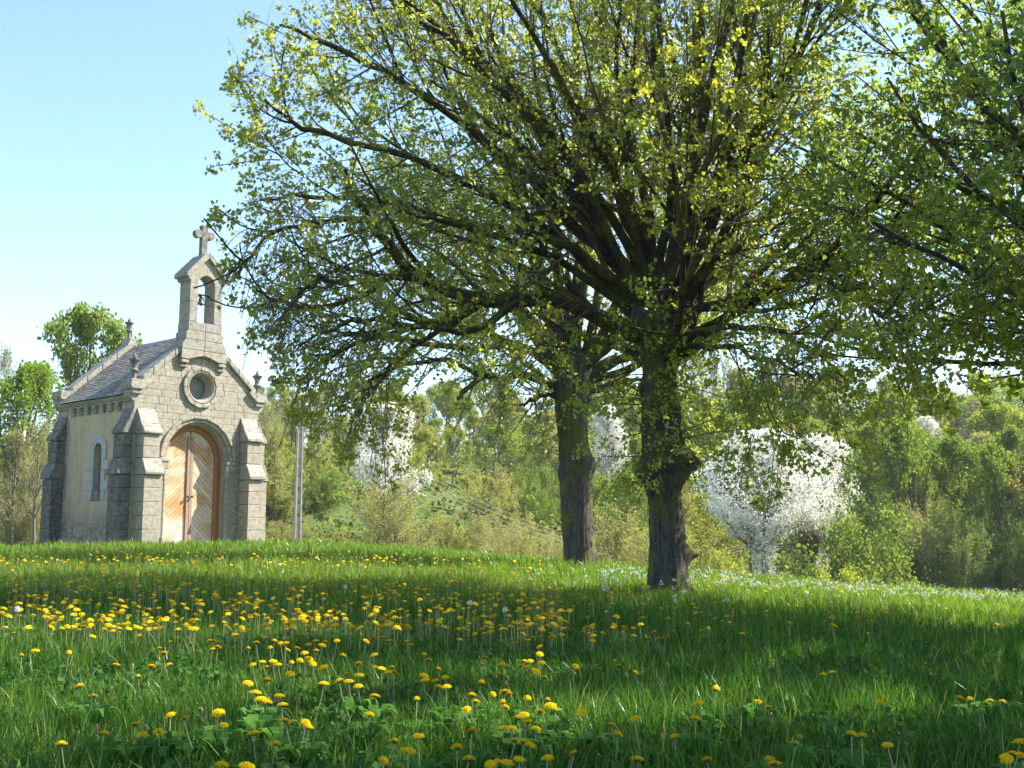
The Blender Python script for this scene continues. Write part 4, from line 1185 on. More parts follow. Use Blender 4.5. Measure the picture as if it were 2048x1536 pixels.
    order = np.argsort(np.where(inview, dist, 1e6))[:visible_leaves]
    sel = np.zeros(n, bool); sel[order[dist[order] < 1e5]] = True
    sel &= inview
    kv = LV.reshape(n, k, 3)
    rest = ~sel
    nr = rest.sum(); idx = np.arange(nr * k).reshape(nr, k)
    Fr = np.concatenate([idx[:, [0, 3, 2, 1]], idx[:, [0, 5, 4, 3]]]) if k == 6 else idx
    o = link('crown', mesh_np('crown', kv[rest].reshape(-1, 3), [Fr], M['leaf'], tint=np.repeat(c[rest], k, 0)), root)
    o['kind'] = 'stuff'
    # shared single-leaf meshes in a few tints
    if visible_leaves:
        lm = []
        for j in range(4):
            T = (LEAF_T6 if k == 6 else LEAF_T).copy(); T[:, 1] *= 0.95; T[:, 2] *= 1.6
            Fj = np.array([[0, 3, 2, 1], [0, 5, 4, 3]]) if k == 6 else np.array([[0, 1, 2, 3]])
            tj = GREEN_FRESH * (1 - j / 3.0) + GREEN_COOL * (j / 3.0)
            lm.append(mesh_np('leaf', T, [Fj], M['leaf'], tint=np.repeat(tj[None], len(T), 0)))
        for i in np.nonzero(sel)[0]:
            o = link('leaf', lm[rng.integers(4)], root, tuple(pts[i]))
            o.rotation_euler = (rng.uniform(-0.9, 0.9), rng.uniform(0.0, 1.2), rng.uniform(0, 6.28))
            s = leaf * rng.uniform(0.7, 1.2); o.scale = (s, s, s)
    return root

def L(pts, Y, dY, r0, r1=0.02):
    """a limb surveyed at several points; depth runs from Y to Y+dY along it"""
    n = len(pts)
    return ([at(px, py, Y + dY * i / (n - 1)) for i, (px, py) in enumerate(pts)], r0, r1)

def rows_from(tab, Y):
    out = []
    for py, xl, xr in tab:
        c = at((xl + xr) / 2, py, Y)
        a = at(xl, py, Y); b = at(xr, py, Y)
        out.append((c[0], c[1], c[2], (b[0] - a[0]) / 2))
    return out

Y1 = 14.0
t1 = rows_from([(1225, 1300, 1380), (1195, 1301, 1378), (1150, 1300, 1373), (1100, 1301, 1370), (1050, 1300, 1368), (1010, 1299, 1364), (985, 1294, 1363), (960, 1290, 1366), (920, 1292, 1366), (880, 1287, 1362), (820, 1285, 1358), (775, 1284, 1354), (740, 1287, 1352), (700, 1280, 1354), (675, 1272, 1358), (650, 1262, 1362), (625, 1262, 1362), (600, 1270, 1358)], Y1)
x1, y1_, z1 = t1[1][0], t1[1][1], float(H(t1[1][0], Y1))
b1 = [(-0.15, at(0, 925, Y1)[2], 0.19, 0.19, 0.8), (2.9, at(0, 940, Y1)[2], 0.15, 0.13, 0.6), (-1.6, at(0, 905, Y1)[2], 0.15, 0.05, 1.2), (-0.1, at(0, 1107, Y1)[2], 0.10, 0.15, 0.4),
      (-0.4, at(0, 830, Y1)[2], 0.14, 0.05, 0.7), (-0.2, at(0, 870, Y1)[2], 0.08, 0.045, 0.5), (3.0, at(0, 775, Y1)[2], 0.10, 0.035, 0.6), (-1.0, at(0, 800, Y1)[2], 0.08, 0.04, 0.5), (-0.9, at(0, 690, Y1)[2], 0.2, 0.05, 0.7), (2.6, at(0, 860, Y1)[2], 0.09, 0.03, 0.6)]
limbs1 = [
 L([(1285, 675), (1235, 650), (1180, 625), (1120, 600), (1040, 598), (960, 600), (890, 580), (825, 548), (775, 495), (735, 440), (705, 400), (690, 340)], Y1, -2.6, 0.155, 0.03),
 L([(1300, 640), (1285, 570), (1262, 480), (1245, 400), (1222, 320), (1212, 220), (1208, 110), (1204, 0), (1200, -110)], Y1, 0.6, 0.15, 0.04),
 L([(1335, 640), (1350, 560), (1378, 470), (1388, 390), (1390, 300), (1394, 190), (1398, 80), (1402, -60)], Y1, -0.5, 0.14, 0.035),
 L([(1345, 660), (1392, 580), (1438, 500), (1480, 430), (1505, 360), (1518, 280), (1528, 180), (1545, 60), (1560, -60)], Y1, 0.5, 0.15, 0.03),
 L([(1355, 650), (1400, 622), (1460, 600), (1530, 575), (1595, 545), (1650, 505), (1700, 460), (1745, 405), (1795, 340)], Y1, -1.6, 0.095, 0.025),
 L([(1352, 715), (1372, 690), (1400, 665), (1450, 655), (1500, 652), (1560, 660), (1620, 700), (1690, 760)], Y1, -2.2, 0.07, 0.014),
 L([(1370, 700), (1385, 650), (1402, 600), (1415, 540), (1460, 500), (1520, 470), (1580, 440), (1640, 420)], Y1, -0.8, 0.055, 0.015),
 L([(1330, 600), (1320, 500), (1335, 420), (1342, 330), (1330, 220), (1322, 110), (1315, -30)], Y1, -1.4, 0.085, 0.03),
 L([(1290, 600), (1240, 520), (1180, 440), (1120, 370), (1060, 310), (1000, 260), (930, 210), (860, 160)], Y1, -2.0, 0.10, 0.02),
 L([(1300, 620), (1230, 560), (1150, 500), (1070, 470), (980, 450), (890, 440), (800, 420)], Y1, -2.6, 0.085, 0.02),
 L([(1310, 590), (1290, 480), (1240, 380), (1190, 280), (1130, 180), (1070, 80), (1010, -20)], Y1, -2.4, 0.09, 0.025),
 L([(1310, 590), (1300, 470), (1280, 350), (1270, 240), (1275, 120), (1280, 0), (1282, -100)], Y1, 1.4, 0.09, 0.03),
 L([(1350, 590), (1410, 470), (1440, 380), (1465, 280), (1500, 180), (1555, 80), (1600, -20)], Y1, 1.2, 0.09, 0.02),
 L([(1360, 620), (1430, 540), (1500, 470), (1560, 400), (1620, 330), (1690, 260), (1750, 200)], Y1, 1.6, 0.085, 0.02),
 L([(1040, 600), (985, 640), (920, 660), (840, 655), (760, 640), (680, 650), (600, 690)], Y1 - 1.0, -1.8, 0.06, 0.014),
 L([(825, 548), (740, 560), (660, 560), (610, 580), (570, 620), (545, 680)], Y1 - 1.8, -1.2, 0.045, 0.012),
 L([(1290, 600), (1180, 480), (1050, 350), (900, 230), (760, 140), (640, 80), (560, 50)], Y1, -3.0, 0.09, 0.015),
 L([(1290, 620), (1150, 500), (1000, 400), (850, 330), (700, 280), (580, 240), (530, 200)], Y1, -3.2, 0.08, 0.014),
 L([(1285, 640), (1120, 520), (940, 460), (760, 400), (620, 390), (520, 400)], Y1, -2.8, 0.07, 0.013),
 L([(1300, 580), (1200, 400), (1080, 230), (940, 100), (800, 10), (690, -40)], Y1, -2.4, 0.09, 0.015),
 L([(1000, 600), (890, 640), (780, 665), (680, 700), (620, 740), (600, 770)], Y1 - 1.0, -1.6, 0.05, 0.010),
 L([(960, 610), (860, 670), (780, 730), (740, 765), (725, 800)], Y1 - 1.2, -1.2, 0.045, 0.010),
 L([(800, 540), (700, 600), (600, 610), (540, 590), (500, 560)], Y1 - 1.8, -1.0, 0.040, 0.010),
 L([(735, 440), (650, 440), (560, 460), (500, 510), (480, 560)], Y1 - 1.8, -1.2, 0.040, 0.010),
 L([(1380, 690), (1480, 700), (1580, 735), (1640, 760)], Y1 - 0.5, -2.6, 0.045, 0.010),
 L([(1600, 540), (1700, 590), (1780, 640), (1840, 680)], Y1 - 1.8, -1.4, 0.045, 0.010),
 L([(1620, 540), (1610, 490), (1596, 460)], Y1 - 0.9, -0.1, 0.04, 0.02),
 L([(1590, 548), (1640, 525), (1665, 532)], Y1 - 0.8, -0.4, 0.05, 0.03),
]
def sprout_set(n, Y, xr, yr, hw, seedp, lift=0.1):
    out = []
    for i in range(n):
        py = random.uniform(*yr); px = random.uniform(*xr)
        c = at(px, py, Y); a = random.uniform(0, 2 * PI)
        d = np.array([math.cos(a), math.sin(a) * 0.8 - 0.3, random.uniform(-0.25, 0.5)]); d /= np.linalg.norm(d)
        Ln = random.uniform(0.4, hw)
        p = [c + d * 0.2 * k / 5 * 0 + d * Ln * k / 5 + np.array([0, 0, lift * Ln * (k / 5) ** 2]) + np.random.normal(size=3) * 0.01 for k in range(6)]
        out.append(p)
    return np.array(out)
sp1 = np.concatenate([sprout_set(34, Y1, (1300, 1350), (760, 930), 1.05, 1, -0.1), sprout_set(9, Y1 - 0.1, (1290, 1345), (930, 965), 0.5, 2), sprout_set(20, Y1, (1285, 1355), (640, 760), 1.0, 3)])
sprig = [catmull([at(560, 310, Y1 - 1.3), at(500, 280, Y1 - 1.3), at(450, 245, Y1 - 1.35), at(385, 210, Y1 - 1.4)], 6), catmull([at(560, 320, Y1 - 1.3), at(510, 315, Y1 - 1.3), at(422, 312, Y1 - 1.35)], 6)]
sp1 = np.concatenate([sp1, np.array(sprig)])
linden((x1, y1_, z1), t1, b1, limbs1, 24, (1.9, 13.1, 6.9), (4.95, 3.5, 5.7), 8.4,
       'nearer of the two big lindens, burred trunk and leaning limbs, right of centre', seed=3, sprouts=sp1, cool=0.28, auto_len=(4.2, 7.0), leaf=0.052, nlf=22, rscale=0.80, cap=50)

Y2 = 22.0
t2 = rows_from([(1165, 1122, 1198), (1140, 1124, 1196), (1100, 1126, 1192), (1050, 1122, 1189), (1000, 1120, 1188), (950, 1117, 1189), (925, 1117, 1190), (900, 1115, 1184), (870, 1113, 1180), (840, 1109, 1178), (815, 1106, 1178), (790, 1104, 1182), (765, 1104, 1186), (740, 1110, 1188), (715, 1116, 1186)], Y2)
t2 = [(x_, y_, z_, r_ * 0.90) for x_, y_, z_, r_ in t2]
x2, z2 = t2[1][0], float(H(t2[1][0], Y2))
b2 = [(-0.3, at(0, 930, Y2)[2], 0.22, 0.08, 0.6), (-0.3, at(0, 1110, Y2)[2], 0.15, 0.05, 0.4), (3.0, at(0, 945, Y2)[2], 0.06, 0.04, 0.3), (-0.1, at(0, 800, Y2)[2], 0.12, 0.09, 0.5), (-1.3, at(0, 800, Y2)[2], 0.5, -0.06, 0.25)]
limbs2 = [
 L([(1130, 790), (1090, 765), (1040, 748), (1000, 762), (965, 750), (935, 775), (915, 797)], Y2, -1.0, 0.10, 0.035),
 L([(975, 752), (930, 735), (880, 720), (820, 728), (760, 715), (690, 730), (620, 760)], Y2 - 0.6, -0.8, 0.06, 0.012),
 L([(1125, 765), (1080, 710), (1030, 690), (960, 662), (880, 655), (800, 620), (730, 590), (650, 560)], Y2, -0.6, 0.11, 0.02),
 L([(1120, 750), (1060, 660), (1010, 600), (960, 540), (900, 480), (830, 430), (760, 390)], Y2, 0.8, 0.11, 0.02),
 L([(1130, 740), (1090, 620), (1060, 500), (1020, 380), (980, 260), (940, 140), (900, 30)], Y2, -0.8, 0.12, 0.03),
 L([(1140, 730), (1120, 600), (1110, 480), (1100, 360), (1080, 240), (1070, 120), (1060, -20)], Y2, 0.6, 0.12, 0.035),
 L([(1155, 730), (1150, 600), (1165, 480), (1160, 350), (1155, 220), (1150, 90), (1150, -40)], Y2, -0.5, 0.12, 0.04),
 L([(1165, 735), (1190, 620), (1210, 500), (1230, 380), (1250, 250), (1270, 120)], Y2, 0.9, 0.11, 0.03),
 L([(1170, 755), (1215, 725), (1255, 715), (1300, 690), (1350, 640), (1400, 560)], Y2, 1.0, 0.12, 0.03),
 L([(1165, 790), (1200, 775), (1235, 763), (1280, 760), (1330, 770)], Y2, 0.6, 0.065, 0.02),
 L([(1160, 760), (1200, 700), (1240, 660), (1270, 600), (1290, 520)], Y2, 0.5, 0.13, 0.04),
 L([(1125, 800), (1090, 790), (1060, 800), (1040, 812)], Y2, -0.6, 0.05, 0.02),
 L([(1120, 745), (1040, 690), (950, 700), (860, 690), (770, 670), (690, 670), (600, 700)], Y2, -2.6, 0.085, 0.015),
 L([(1125, 735), (1040, 610), (940, 520), (850, 400), (760, 300), (680, 220), (620, 130)], Y2, 1.4, 0.10, 0.018),
]
sp2 = np.concatenate([sprout_set(30, Y2, (1105, 1190), (700, 830), 1.3, 5, -0.2), sprout_set(6, Y2, (1115, 1190), (1120, 1135), 0.4, 6)])
linden((x2, Y2, z2), t2, b2, limbs2, 14, (0.7, 24.2, 9.2), (6.7, 4.0, 7.2), 9.0,
       'farther of the two big lindens, straight mossy trunk standing behind the nearer one', seed=8, sprouts=sp2, cool=0.30, visible_leaves=200, nbr=(9, 6), nlf=12, leaf=0.055, root_flare=0.2, cap=44)

# the linden whose boughs come in from the right; its trunk stands outside the picture
lx, ly = 7.5, 11.2; lz = float(H(lx, ly))
t3 = [(lx, ly, lz - 0.2, 0.42), (lx, ly, lz + 0.5, 0.36), (lx + .05, ly, lz + 1.4, 0.33), (lx, ly + .05, lz + 2.3, 0.34), (lx, ly, lz + 2.9, 0.42), (lx, ly, lz + 3.4, 0.36)]
def limb3(az, el, Ln, r, zs=3.0):
    Ln = Ln * 0.8
    st = np.array([lx, ly, lz + zs]); d = np.array([math.cos(az) * math.cos(el), math.sin(az) * math.cos(el), math.sin(el)])
    pts = [st]
    for k in range(6):
        d = norm(d + np.array([0, 0, 0.05]) + np.random.normal(size=3) * 0.08); pts.append(pts[-1] + d * Ln / 6)
    return (pts, r, 0.02)
limbs3 = [limb3(R(a), R(e), ln, r, zs) for a, e, ln, r, zs in ((175, 22, 6.0, 0.10, 2.9), (160, 35, 6.2, 0.11, 3.1), (190, 40, 6.0, 0.10, 3.2), (148, 18, 6.2, 0.09, 2.7), (135, 40, 5.6, 0.10, 3.1), (168, 55, 6.5, 0.11, 3.3), (200, 20, 5.5, 0.09, 2.8), (183, 8, 6.0, 0.08, 2.7), (155, 6, 6.0, 0.07, 2.6), (120, 25, 5.5, 0.09, 2.9))]
linden((lx, ly, lz), t3, [(2.0, lz + 2.6, 0.3, 0.1, 0.8)], limbs3, 26, (7.3, 11.9, 8.8), (5.0, 4.8, 6.3), 6.0,
       'linden whose leafy boughs hang in from the right edge of the picture', dens=0.75, cap=42, droop_low=False, rscale=0.65, seed=5, leaf=0.060, six=True, cool=0.72, nbr=(13, 7), ntw=6, nlf=12)


# an unseen linden right of the camera, added and thickened to shade the nearest grass
lx, ly = 8.4, 4.0; lz = float(H(lx, ly))
t4 = [(lx, ly, lz - 0.2, 0.42), (lx, ly, lz + 0.5, 0.36), (lx + .05, ly, lz + 1.4, 0.33), (lx, ly + .05, lz + 2.3, 0.34), (lx, ly, lz + 2.9, 0.40), (lx, ly, lz + 3.4, 0.34)]
limbs4 = [limb3(R(a), R(e), ln, r, zs) for a, e, ln, r, zs in ((90, 35, 5.0, 0.10, 2.9), (150, 40, 5.2, 0.11, 3.1), (200, 45, 5.0, 0.10, 3.2), (30, 35, 5, 0.09, 2.7))]
linden((lx, ly, lz), t4, [], limbs4, 34, (8.0, 4.6, 7.6), (4.8, 4.8, 6.4), 6.3,
       'unseen linden right of the camera, added to shade the nearest grass', dens=1.0, seed=6, leaf=0.15, cool=0.4, nbr=(10, 6), ntw=4, nlf=9, visible_leaves=0, nshoot=2)
# ------------------------------------------------------------------ poles and wires
def tube_obj(name, pts, radii, sides, mat, parent=None, smooth=True):
    V, F = tubes(np.asarray(pts, float)[None], np.asarray(radii, float)[None], sides)
    return link(name, mesh_np(name, V, [F], mat, smooth=smooth), parent)
PY = 36.0
pb = at(594, 1088, PY); pt = at(598, 800, PY)
pz = float(H(pb[0], PY))
pole = empty('utility_pole', (pb[0], PY, pz), 0.5)
tag(pole, 'slender pale concrete utility pole standing right of the chapel', 'utility pole')
ph = pt[2] - pz
def hshaft():
    """H-section concrete pole: two flanges and a web with ladder-like rungs"""
    bm = bmesh.new()
    for sx in (-1, 1):
        for (za, zb) in ((-0.4, ph),):
            v = []
            for z in (za, zb):
                k = 1.0 if z < 0 else 0.72
                for (x, y) in ((sx * 0.115, -0.10), (sx * 0.065, -0.10), (sx * 0.065, 0.10), (sx * 0.115, 0.10)):
                    v.append(bm.verts.new((x * k, y * k, z)))
            for f in ((0, 1, 2, 3), (4, 5, 6, 7), (0, 1, 5, 4), (1, 2, 6, 5), (2, 3, 7, 6), (3, 0, 4, 7)): bm.faces.new([v[i] for i in f])
    bmesh.ops.recalc_face_normals(bm, faces=bm.faces)
    return bm
bm_obj('shaft', hshaft(), M['concrete'], pole)
z = 0.05
while z < ph - 0.2:
    k = 1 - 0.28 * z / ph
    boxb('web', -0.064 * k, 0.064 * k, -0.05 * k, 0.05 * k, z, z + 0.30, M['concrete'], bevel=0, jit=0, parent=pole)
    z += 0.42
boxb('crossarm', -0.05, 0.05, -0.35, 0.35, ph - 0.3, ph - 0.24, M['iron'], bevel=0, jit=0, parent=pole)
ins = []
for i, dz in enumerate((0.10, 0.34, 0.58, 0.85)):
    lathe('insulator', [(0.015, 0), (0.04, 0.01), (0.045, 0.04), (0.03, 0.06), (0.04, 0.08), (0.0, 0.11)], (-0.15 if i % 2 else 0.15, -0.12, ph - dz - 0.1), M['insulator'], 8, pole)
    ins.append(np.array([pb[0] + 0.05, PY, pz + ph - dz]))
sp = at(1501, 1084, 75.0); spz = float(H(sp[0], 75.0))
p2 = empty('utility_pole', (sp[0], 75.0, spz))
tag(p2, 'thin grey wooden pole in front of the large white blossom tree', 'utility pole')
tube_obj('shaft', [(0, 0, -0.4), (0, 0, sp[2] - spz)], [0.13, 0.10], 8, M['pole_wood'], p2)
boxb('crossarm', -0.3, 0.3, -0.04, 0.04, sp[2] - spz - 0.25, sp[2] - spz - 0.15, M['pole_wood'], bevel=0, jit=0, parent=p2)
tp = at(1812, 1003, 100.0); tpz = float(H(tp[0], 100.0))
p3 = empty('utility_pole', (tp[0], 100.0, tpz))
tag(p3, 'dark wooden pole at the foot of the slope far right', 'utility pole')
tube_obj('shaft', [(0, 0, -0.4), (0, 0, tp[2] - tpz)], [0.20, 0.15], 8, M['pole_wood'], p3)
boxb('crossarm', -0.6, 0.6, -0.06, 0.06, tp[2] - tpz - 0.3, tp[2] - tpz - 0.15, M['pole_wood'], bevel=0, jit=0, parent=p3)
def wire(a, b, sag, r, label, group):
    t = np.linspace(0, 1, 30)[:, None]
    P = a * (1 - t) + b * t - np.array([0, 0, 1.0]) * sag * 4 * t * (1 - t)
    o = tube_obj('overhead_wire', P, [r] * 30, 4, M['wire'])
    tag(o, label, 'wire', group)
offs = (0.0, 0.22, 0.40, 0.62)
for i in range(4):
    nth = ('topmost', 'second highest', 'third highest', 'lowest')[i]
    wire(ins[i], np.array([-0.25 + 0.16 * i + sp[0], 75.0, sp[2] - 0.05 - 0.14 * i]), 2.3, 0.008, nth + ' pale wire sagging from the concrete pole to the thin wooden pole', 'wires right of the concrete pole')
    far = at(-260, 806 + i * 13, 46.0)
    if i < 3: wire(ins[i], far, 0.25, 0.007, nth + ' pale wire running left from the concrete pole behind the chapel', 'wires left of the concrete pole')
    if i < 3: wire(np.array([-0.25 + 0.2 * i + sp[0], 75.0, sp[2] - 0.05 - 0.14 * i]), np.array([tp[0] - 0.4 + 0.4 * i, 100.0, tp[2] - 0.15 - 0.3 * i]), 1.2, 0.012, nth + ' pale wire rising from the thin wooden pole to the dark far pole', 'wires at the far right')

# ------------------------------------------------------------------ grass blades
def patch(x, y):
    return 0.5 + 0.25 * np.sin(x * 1.3 + 0.5 * y + 1) * np.sin(y * 0.9 - 0.3 * x) + 0.25 * np.sin(x * 3.1 - y * 1.1) * np.sin(y * 2.7 + x * 0.8 + 2)
CHX, CHY = -9.675, 28.608
uu = np.array([math.sin(AL), math.cos(AL)]); vv = np.array([-math.cos(AL), math.sin(AL)])
def free_of_things(x, y, m=0.0):
    a = (x - CHX) * uu[0] + (y - CHY) * uu[1]; b = (x - CHX) * vv[0] + (y - CHY) * vv[1]
    ok = ~((a > -0.38 + m) & (a < S_ + 0.38 - m) & (b > -0.46 + m) & (b < L_ + 0.5))
    ok &= (x - x1) ** 2 + (y - Y1) ** 2 > 0.30 ** 2
    ok &= (x - x2) ** 2 + (y - Y2) ** 2 > 0.33 ** 2
    return ok
GV, GF4, GF3, GC, goff = [], [], [], [], 0
def blades(n, d0, d1, width, hgt, seg3=True, pw=1.0, side=0.0):
    global goff
    d = np.sqrt(rng.uniform(d0 ** 2, d1 ** 2, n)) if pw == 1.0 else rng.uniform(d0, d1, n)
    hw_ = 0.455 * d + 0.6
    x = rng.uniform(-1, 1, n) * hw_; y = d
    if side: x = np.sign(x) * (hw_ + np.abs(rng.uniform(-1, 1, n)) * side)
    # clump: pull part of the blades to tuft centres
    cs = 0.09 + 0.006 * d
    tx, ty = np.round(x / cs) * cs, np.round(y / cs) * cs
    jx = np.sin(tx * 127.1 + ty * 311.7) * 43758.5; jx = (jx - np.floor(jx)) - 0.5
    jy = np.sin(tx * 269.5 + ty * 183.3) * 43758.5; jy = (jy - np.floor(jy)) - 0.5
    cl = rng.uniform(size=n) < 0.55
    x = np.where(cl, tx + jx * cs * 0.9 + rng.normal(size=n) * cs * 0.22, x); y = np.where(cl, ty + jy * cs * 0.9 + rng.normal(size=n) * cs * 0.22, y)
    k = free_of_things(x, y); x, y, cl, jx, jy = x[k], y[k], cl[k], jx[k], jy[k]; n = len(x)
    z = H(x, y)
    p = patch(x, y)
    h = hgt * (0.55 + 0.75 * p) * rng.uniform(0.45, 1.25, n) * (1 + 0.5 * jx)
    w = width * rng.uniform(0.6, 1.3, n)
    a = rng.uniform(0, 2 * PI, n)
    lean = np.abs(rng.normal(0, 0.32, n)) + 0.08 + (rng.uniform(size=n) < 0.12) * 0.5
    la = rng.uniform(0, 2 * PI, n) * 0.6 + jy * 6
    dx, dy = np.cos(la) * lean * h, np.sin(la) * lean * h
    sx, sy = np.cos(a) * w / 2, np.sin(a) * w / 2
    b0 = np.stack([x, y, z - 0.01], -1)
    s = np.stack([sx, sy, 0 * sx], -1)
    def pt_(t): return b0 + np.stack([dx * t ** 2, dy * t ** 2, h * (t - 0.22 * lean * t ** 2)], -1)
    if seg3:
        V = np.stack([b0 - s, b0 + s, pt_(0.4) + s * 0.9, pt_(0.4) - s * 0.9, pt_(0.75) + s * 0.6, pt_(0.75) - s * 0.6, pt_(1.0)], 1)
        i = np.arange(n)[:, None] * 7 + goff
        GF4.append(i + np.array([[0, 1, 2, 3]])); GF4.append(i + np.array([[3, 2, 4, 5]])); GF3.append(i + np.array([[5, 4, 6]]))
        k_ = 7
    else:
        V = np.stack([b0 - s, b0 + s, pt_(0.55) + s * 0.8, pt_(0.55) - s * 0.8, pt_(1.0)], 1)
        i = np.arange(n)[:, None] * 5 + goff
        GF4.append(i + np.array([[0, 1, 2, 3]])); GF3.append(i + np.array([[3, 2, 4]]))
        k_ = 5
    V = V.reshape(-1, 3)
    base = np.array([0.052, 0.145, 0.020]); yel = np.array([0.20, 0.27, 0.045]); dk = np.array([0.022, 0.085, 0.024]); dry = np.array([0.30, 0.27, 0.13])  # base and dk lowered to deepen the foreground shade in the colour
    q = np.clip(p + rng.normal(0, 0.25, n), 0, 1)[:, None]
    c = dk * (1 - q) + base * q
    y_ = np.clip(rng.normal(0.1, 0.3, n) + 0.55 * smooth01((y - 9) / 5), 0, 1)[:, None]  # farther grass paler and yellower: sunlit brightness put into the blade colour
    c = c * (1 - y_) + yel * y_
    dr = (rng.uniform(size=n) < 0.04)[:, None]
    c = np.where(dr, dry, c) * rng.uniform(0.75, 1.25, (n, 1))
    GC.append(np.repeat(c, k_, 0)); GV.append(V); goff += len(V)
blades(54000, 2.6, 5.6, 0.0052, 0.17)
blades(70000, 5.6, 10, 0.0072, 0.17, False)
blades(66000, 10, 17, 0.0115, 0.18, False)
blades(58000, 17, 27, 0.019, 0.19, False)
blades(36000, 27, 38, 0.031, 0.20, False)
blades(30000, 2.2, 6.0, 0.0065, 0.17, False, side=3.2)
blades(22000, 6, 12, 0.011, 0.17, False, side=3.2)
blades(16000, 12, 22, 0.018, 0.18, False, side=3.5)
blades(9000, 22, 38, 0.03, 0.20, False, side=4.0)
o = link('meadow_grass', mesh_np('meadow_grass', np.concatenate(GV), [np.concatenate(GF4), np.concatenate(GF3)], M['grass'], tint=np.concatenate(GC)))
tag(o, 'tall green spring grass covering the whole meadow', 'grass', kind='stuff')

# broad low leaves (dandelion, clover) between the blades
n = 5200
d = np.sqrt(rng.uniform(2.8 ** 2, 8.5 ** 2, n)); x = rng.uniform(-1, 1, n) * (0.46 * d + 0.3)
w = np.sin(x * 2.3 + d * 1.1) * np.sin(d * 2.1 - x) + rng.normal(size=n) * 0.3
k = w > 0.15; x, y = x[k], d[k]
cp = np.stack([x, y, H(x, y) + rng.uniform(0.03, 0.13, len(x))], -1)
rep = 5
pts = (np.repeat(cp, rep, 0) + rng.normal(size=(len(cp) * rep, 3)) * np.array([0.02, 0.02, 0.012]))
LV, LF, kk = leaves(pts, 0.034, -0.3)
c = np.array([0.06, 0.125, 0.035]) * rng.uniform(0.7, 1.5, (len(pts), 1))
o = link('clover_patches', mesh_np('clover_patches', LV, [LF], M['clover'], tint=np.repeat(c, kk, 0)))
tag(o, 'low broad clover and dandelion leaves among the nearest grass', 'ground cover', kind='stuff')

# ------------------------------------------------------------------ dandelions
def head_geo(detail, r=1.0, dome=0.42):
    """flower head of radius 1: rings of strap petals over a dome"""
    V, F, C = [], [], []
    layers = ((24, 1.0, 0.02, 0), (22, 0.97, 0.16, 0), (18, 0.82, 0.28, 0), (14, 0.60, 0.38, 0), (8, 0.34, 0.44, 0)) if detail else ((11, 1.0, 0.05, 0), (8, 0.75, 0.3, 0))
    rr = random.Random(3)
    for n, rad, z0, wd in layers:
        for i in range(n):
            a = 2 * PI * (i + rr.uniform(-0.25, 0.25)) / n
            L_r = rad * rr.uniform(0.86, 1.08)
            w = 2.6 * rad / n * (1.1 if detail else 1.4)
            ca, sa = math.cos(a), math.sin(a)
            def q(rd, off, z): return (rd * ca - off * sa, rd * sa + off * ca, z)
            o_ = len(V)
            e_ = rr.uniform(-0.08, 0.06)
            V += [q(0.05, -w * 0.2, z0 - 0.02), q(0.05, w * 0.2, z0 - 0.02), q(L_r * 0.62, w * 0.5, z0 + 0.06), q(L_r * 0.62, -w * 0.5, z0 + 0.06), q(L_r, w * 0.42, z0 + e_), q(L_r, -w * 0.42, z0 + e_)]
            F += [(o_, o_ + 1, o_ + 2, o_ + 3), (o_ + 3, o_ + 2, o_ + 4, o_ + 5)]
            t = rr.uniform(0.85, 1.1); g = rr.uniform(0.92, 1.05) if rad > 0.5 else 0.86
            C += [(0.78 * t, 0.55 * t * g, 0.012)] * 6
    return np.array(V), np.array(F), np.clip(np.array(C), 0, 0.95)
def calyx_geo():
    a = np.linspace(0, 2 * PI, 8, endpoint=False)
    rings = [(0.10, -0.30), (0.30, -0.16), (0.46, 0.08)]
    V = np.concatenate([np.stack([r * np.cos(a), r * np.sin(a), 0 * a + z], -1) for r, z in rings])
    idx = np.arange(24).reshape(3, 8); nx2 = np.roll(idx, -1, 1)
    return V, np.stack([idx[:-1], nx2[:-1], nx2[1:], idx[1:]], -1).reshape(-1, 4)
HV, HF, HC = head_geo(True)
CV, CF = calyx_geo()
heads = []
for v in range(3):
    k = (1.0, 0.95, 0.8)[v]; zz = (0.85, 1.05, 1.35)[v]
    V = HV * np.array([k, k, zz])
    heads.append(mesh_np('flower_head', np.concatenate([V, CV]), [HF, CF + len(V)], [M['petal'], M['calyx']], tint=np.concatenate([HC, np.ones((len(CV), 3))]), matidx=[0, 1]))
def stem_mesh(v):
    rs = random.Random(v)
    dx, dy = rs.uniform(-0.03, 0.03), rs.uniform(-0.03, 0.03)
    P = np.array([[[-dx * 1.6, -dy * 1.6, 0.0], [-dx * 1.1, -dy * 1.1, 0.35], [-dx * 0.3, -dy * 0.3, 0.75], [0, 0, 1.0]]])
    V, F = tubes(P, np.array([[0.0024, 0.0023, 0.0021, 0.0019]]), 6)
    return mesh_np('stem', V, [F], M['stem'], smooth=True)
stems = [stem_mesh(v) for v in range(4)]

def lift(px, py, h):
    """where the line of sight meets the surface h above the ground"""
    d = ray(px, py); d = d / d[1]
    Ys = np.linspace(2.6, 42, 900)
    Xs = d[0] * Ys; Zs = EYE + d[2] * Ys
    below = Zs <= H(Xs, Ys) + h
    if not below.any(): return None
    i = int(np.argmax(below))
    return Xs[i], Ys[i]

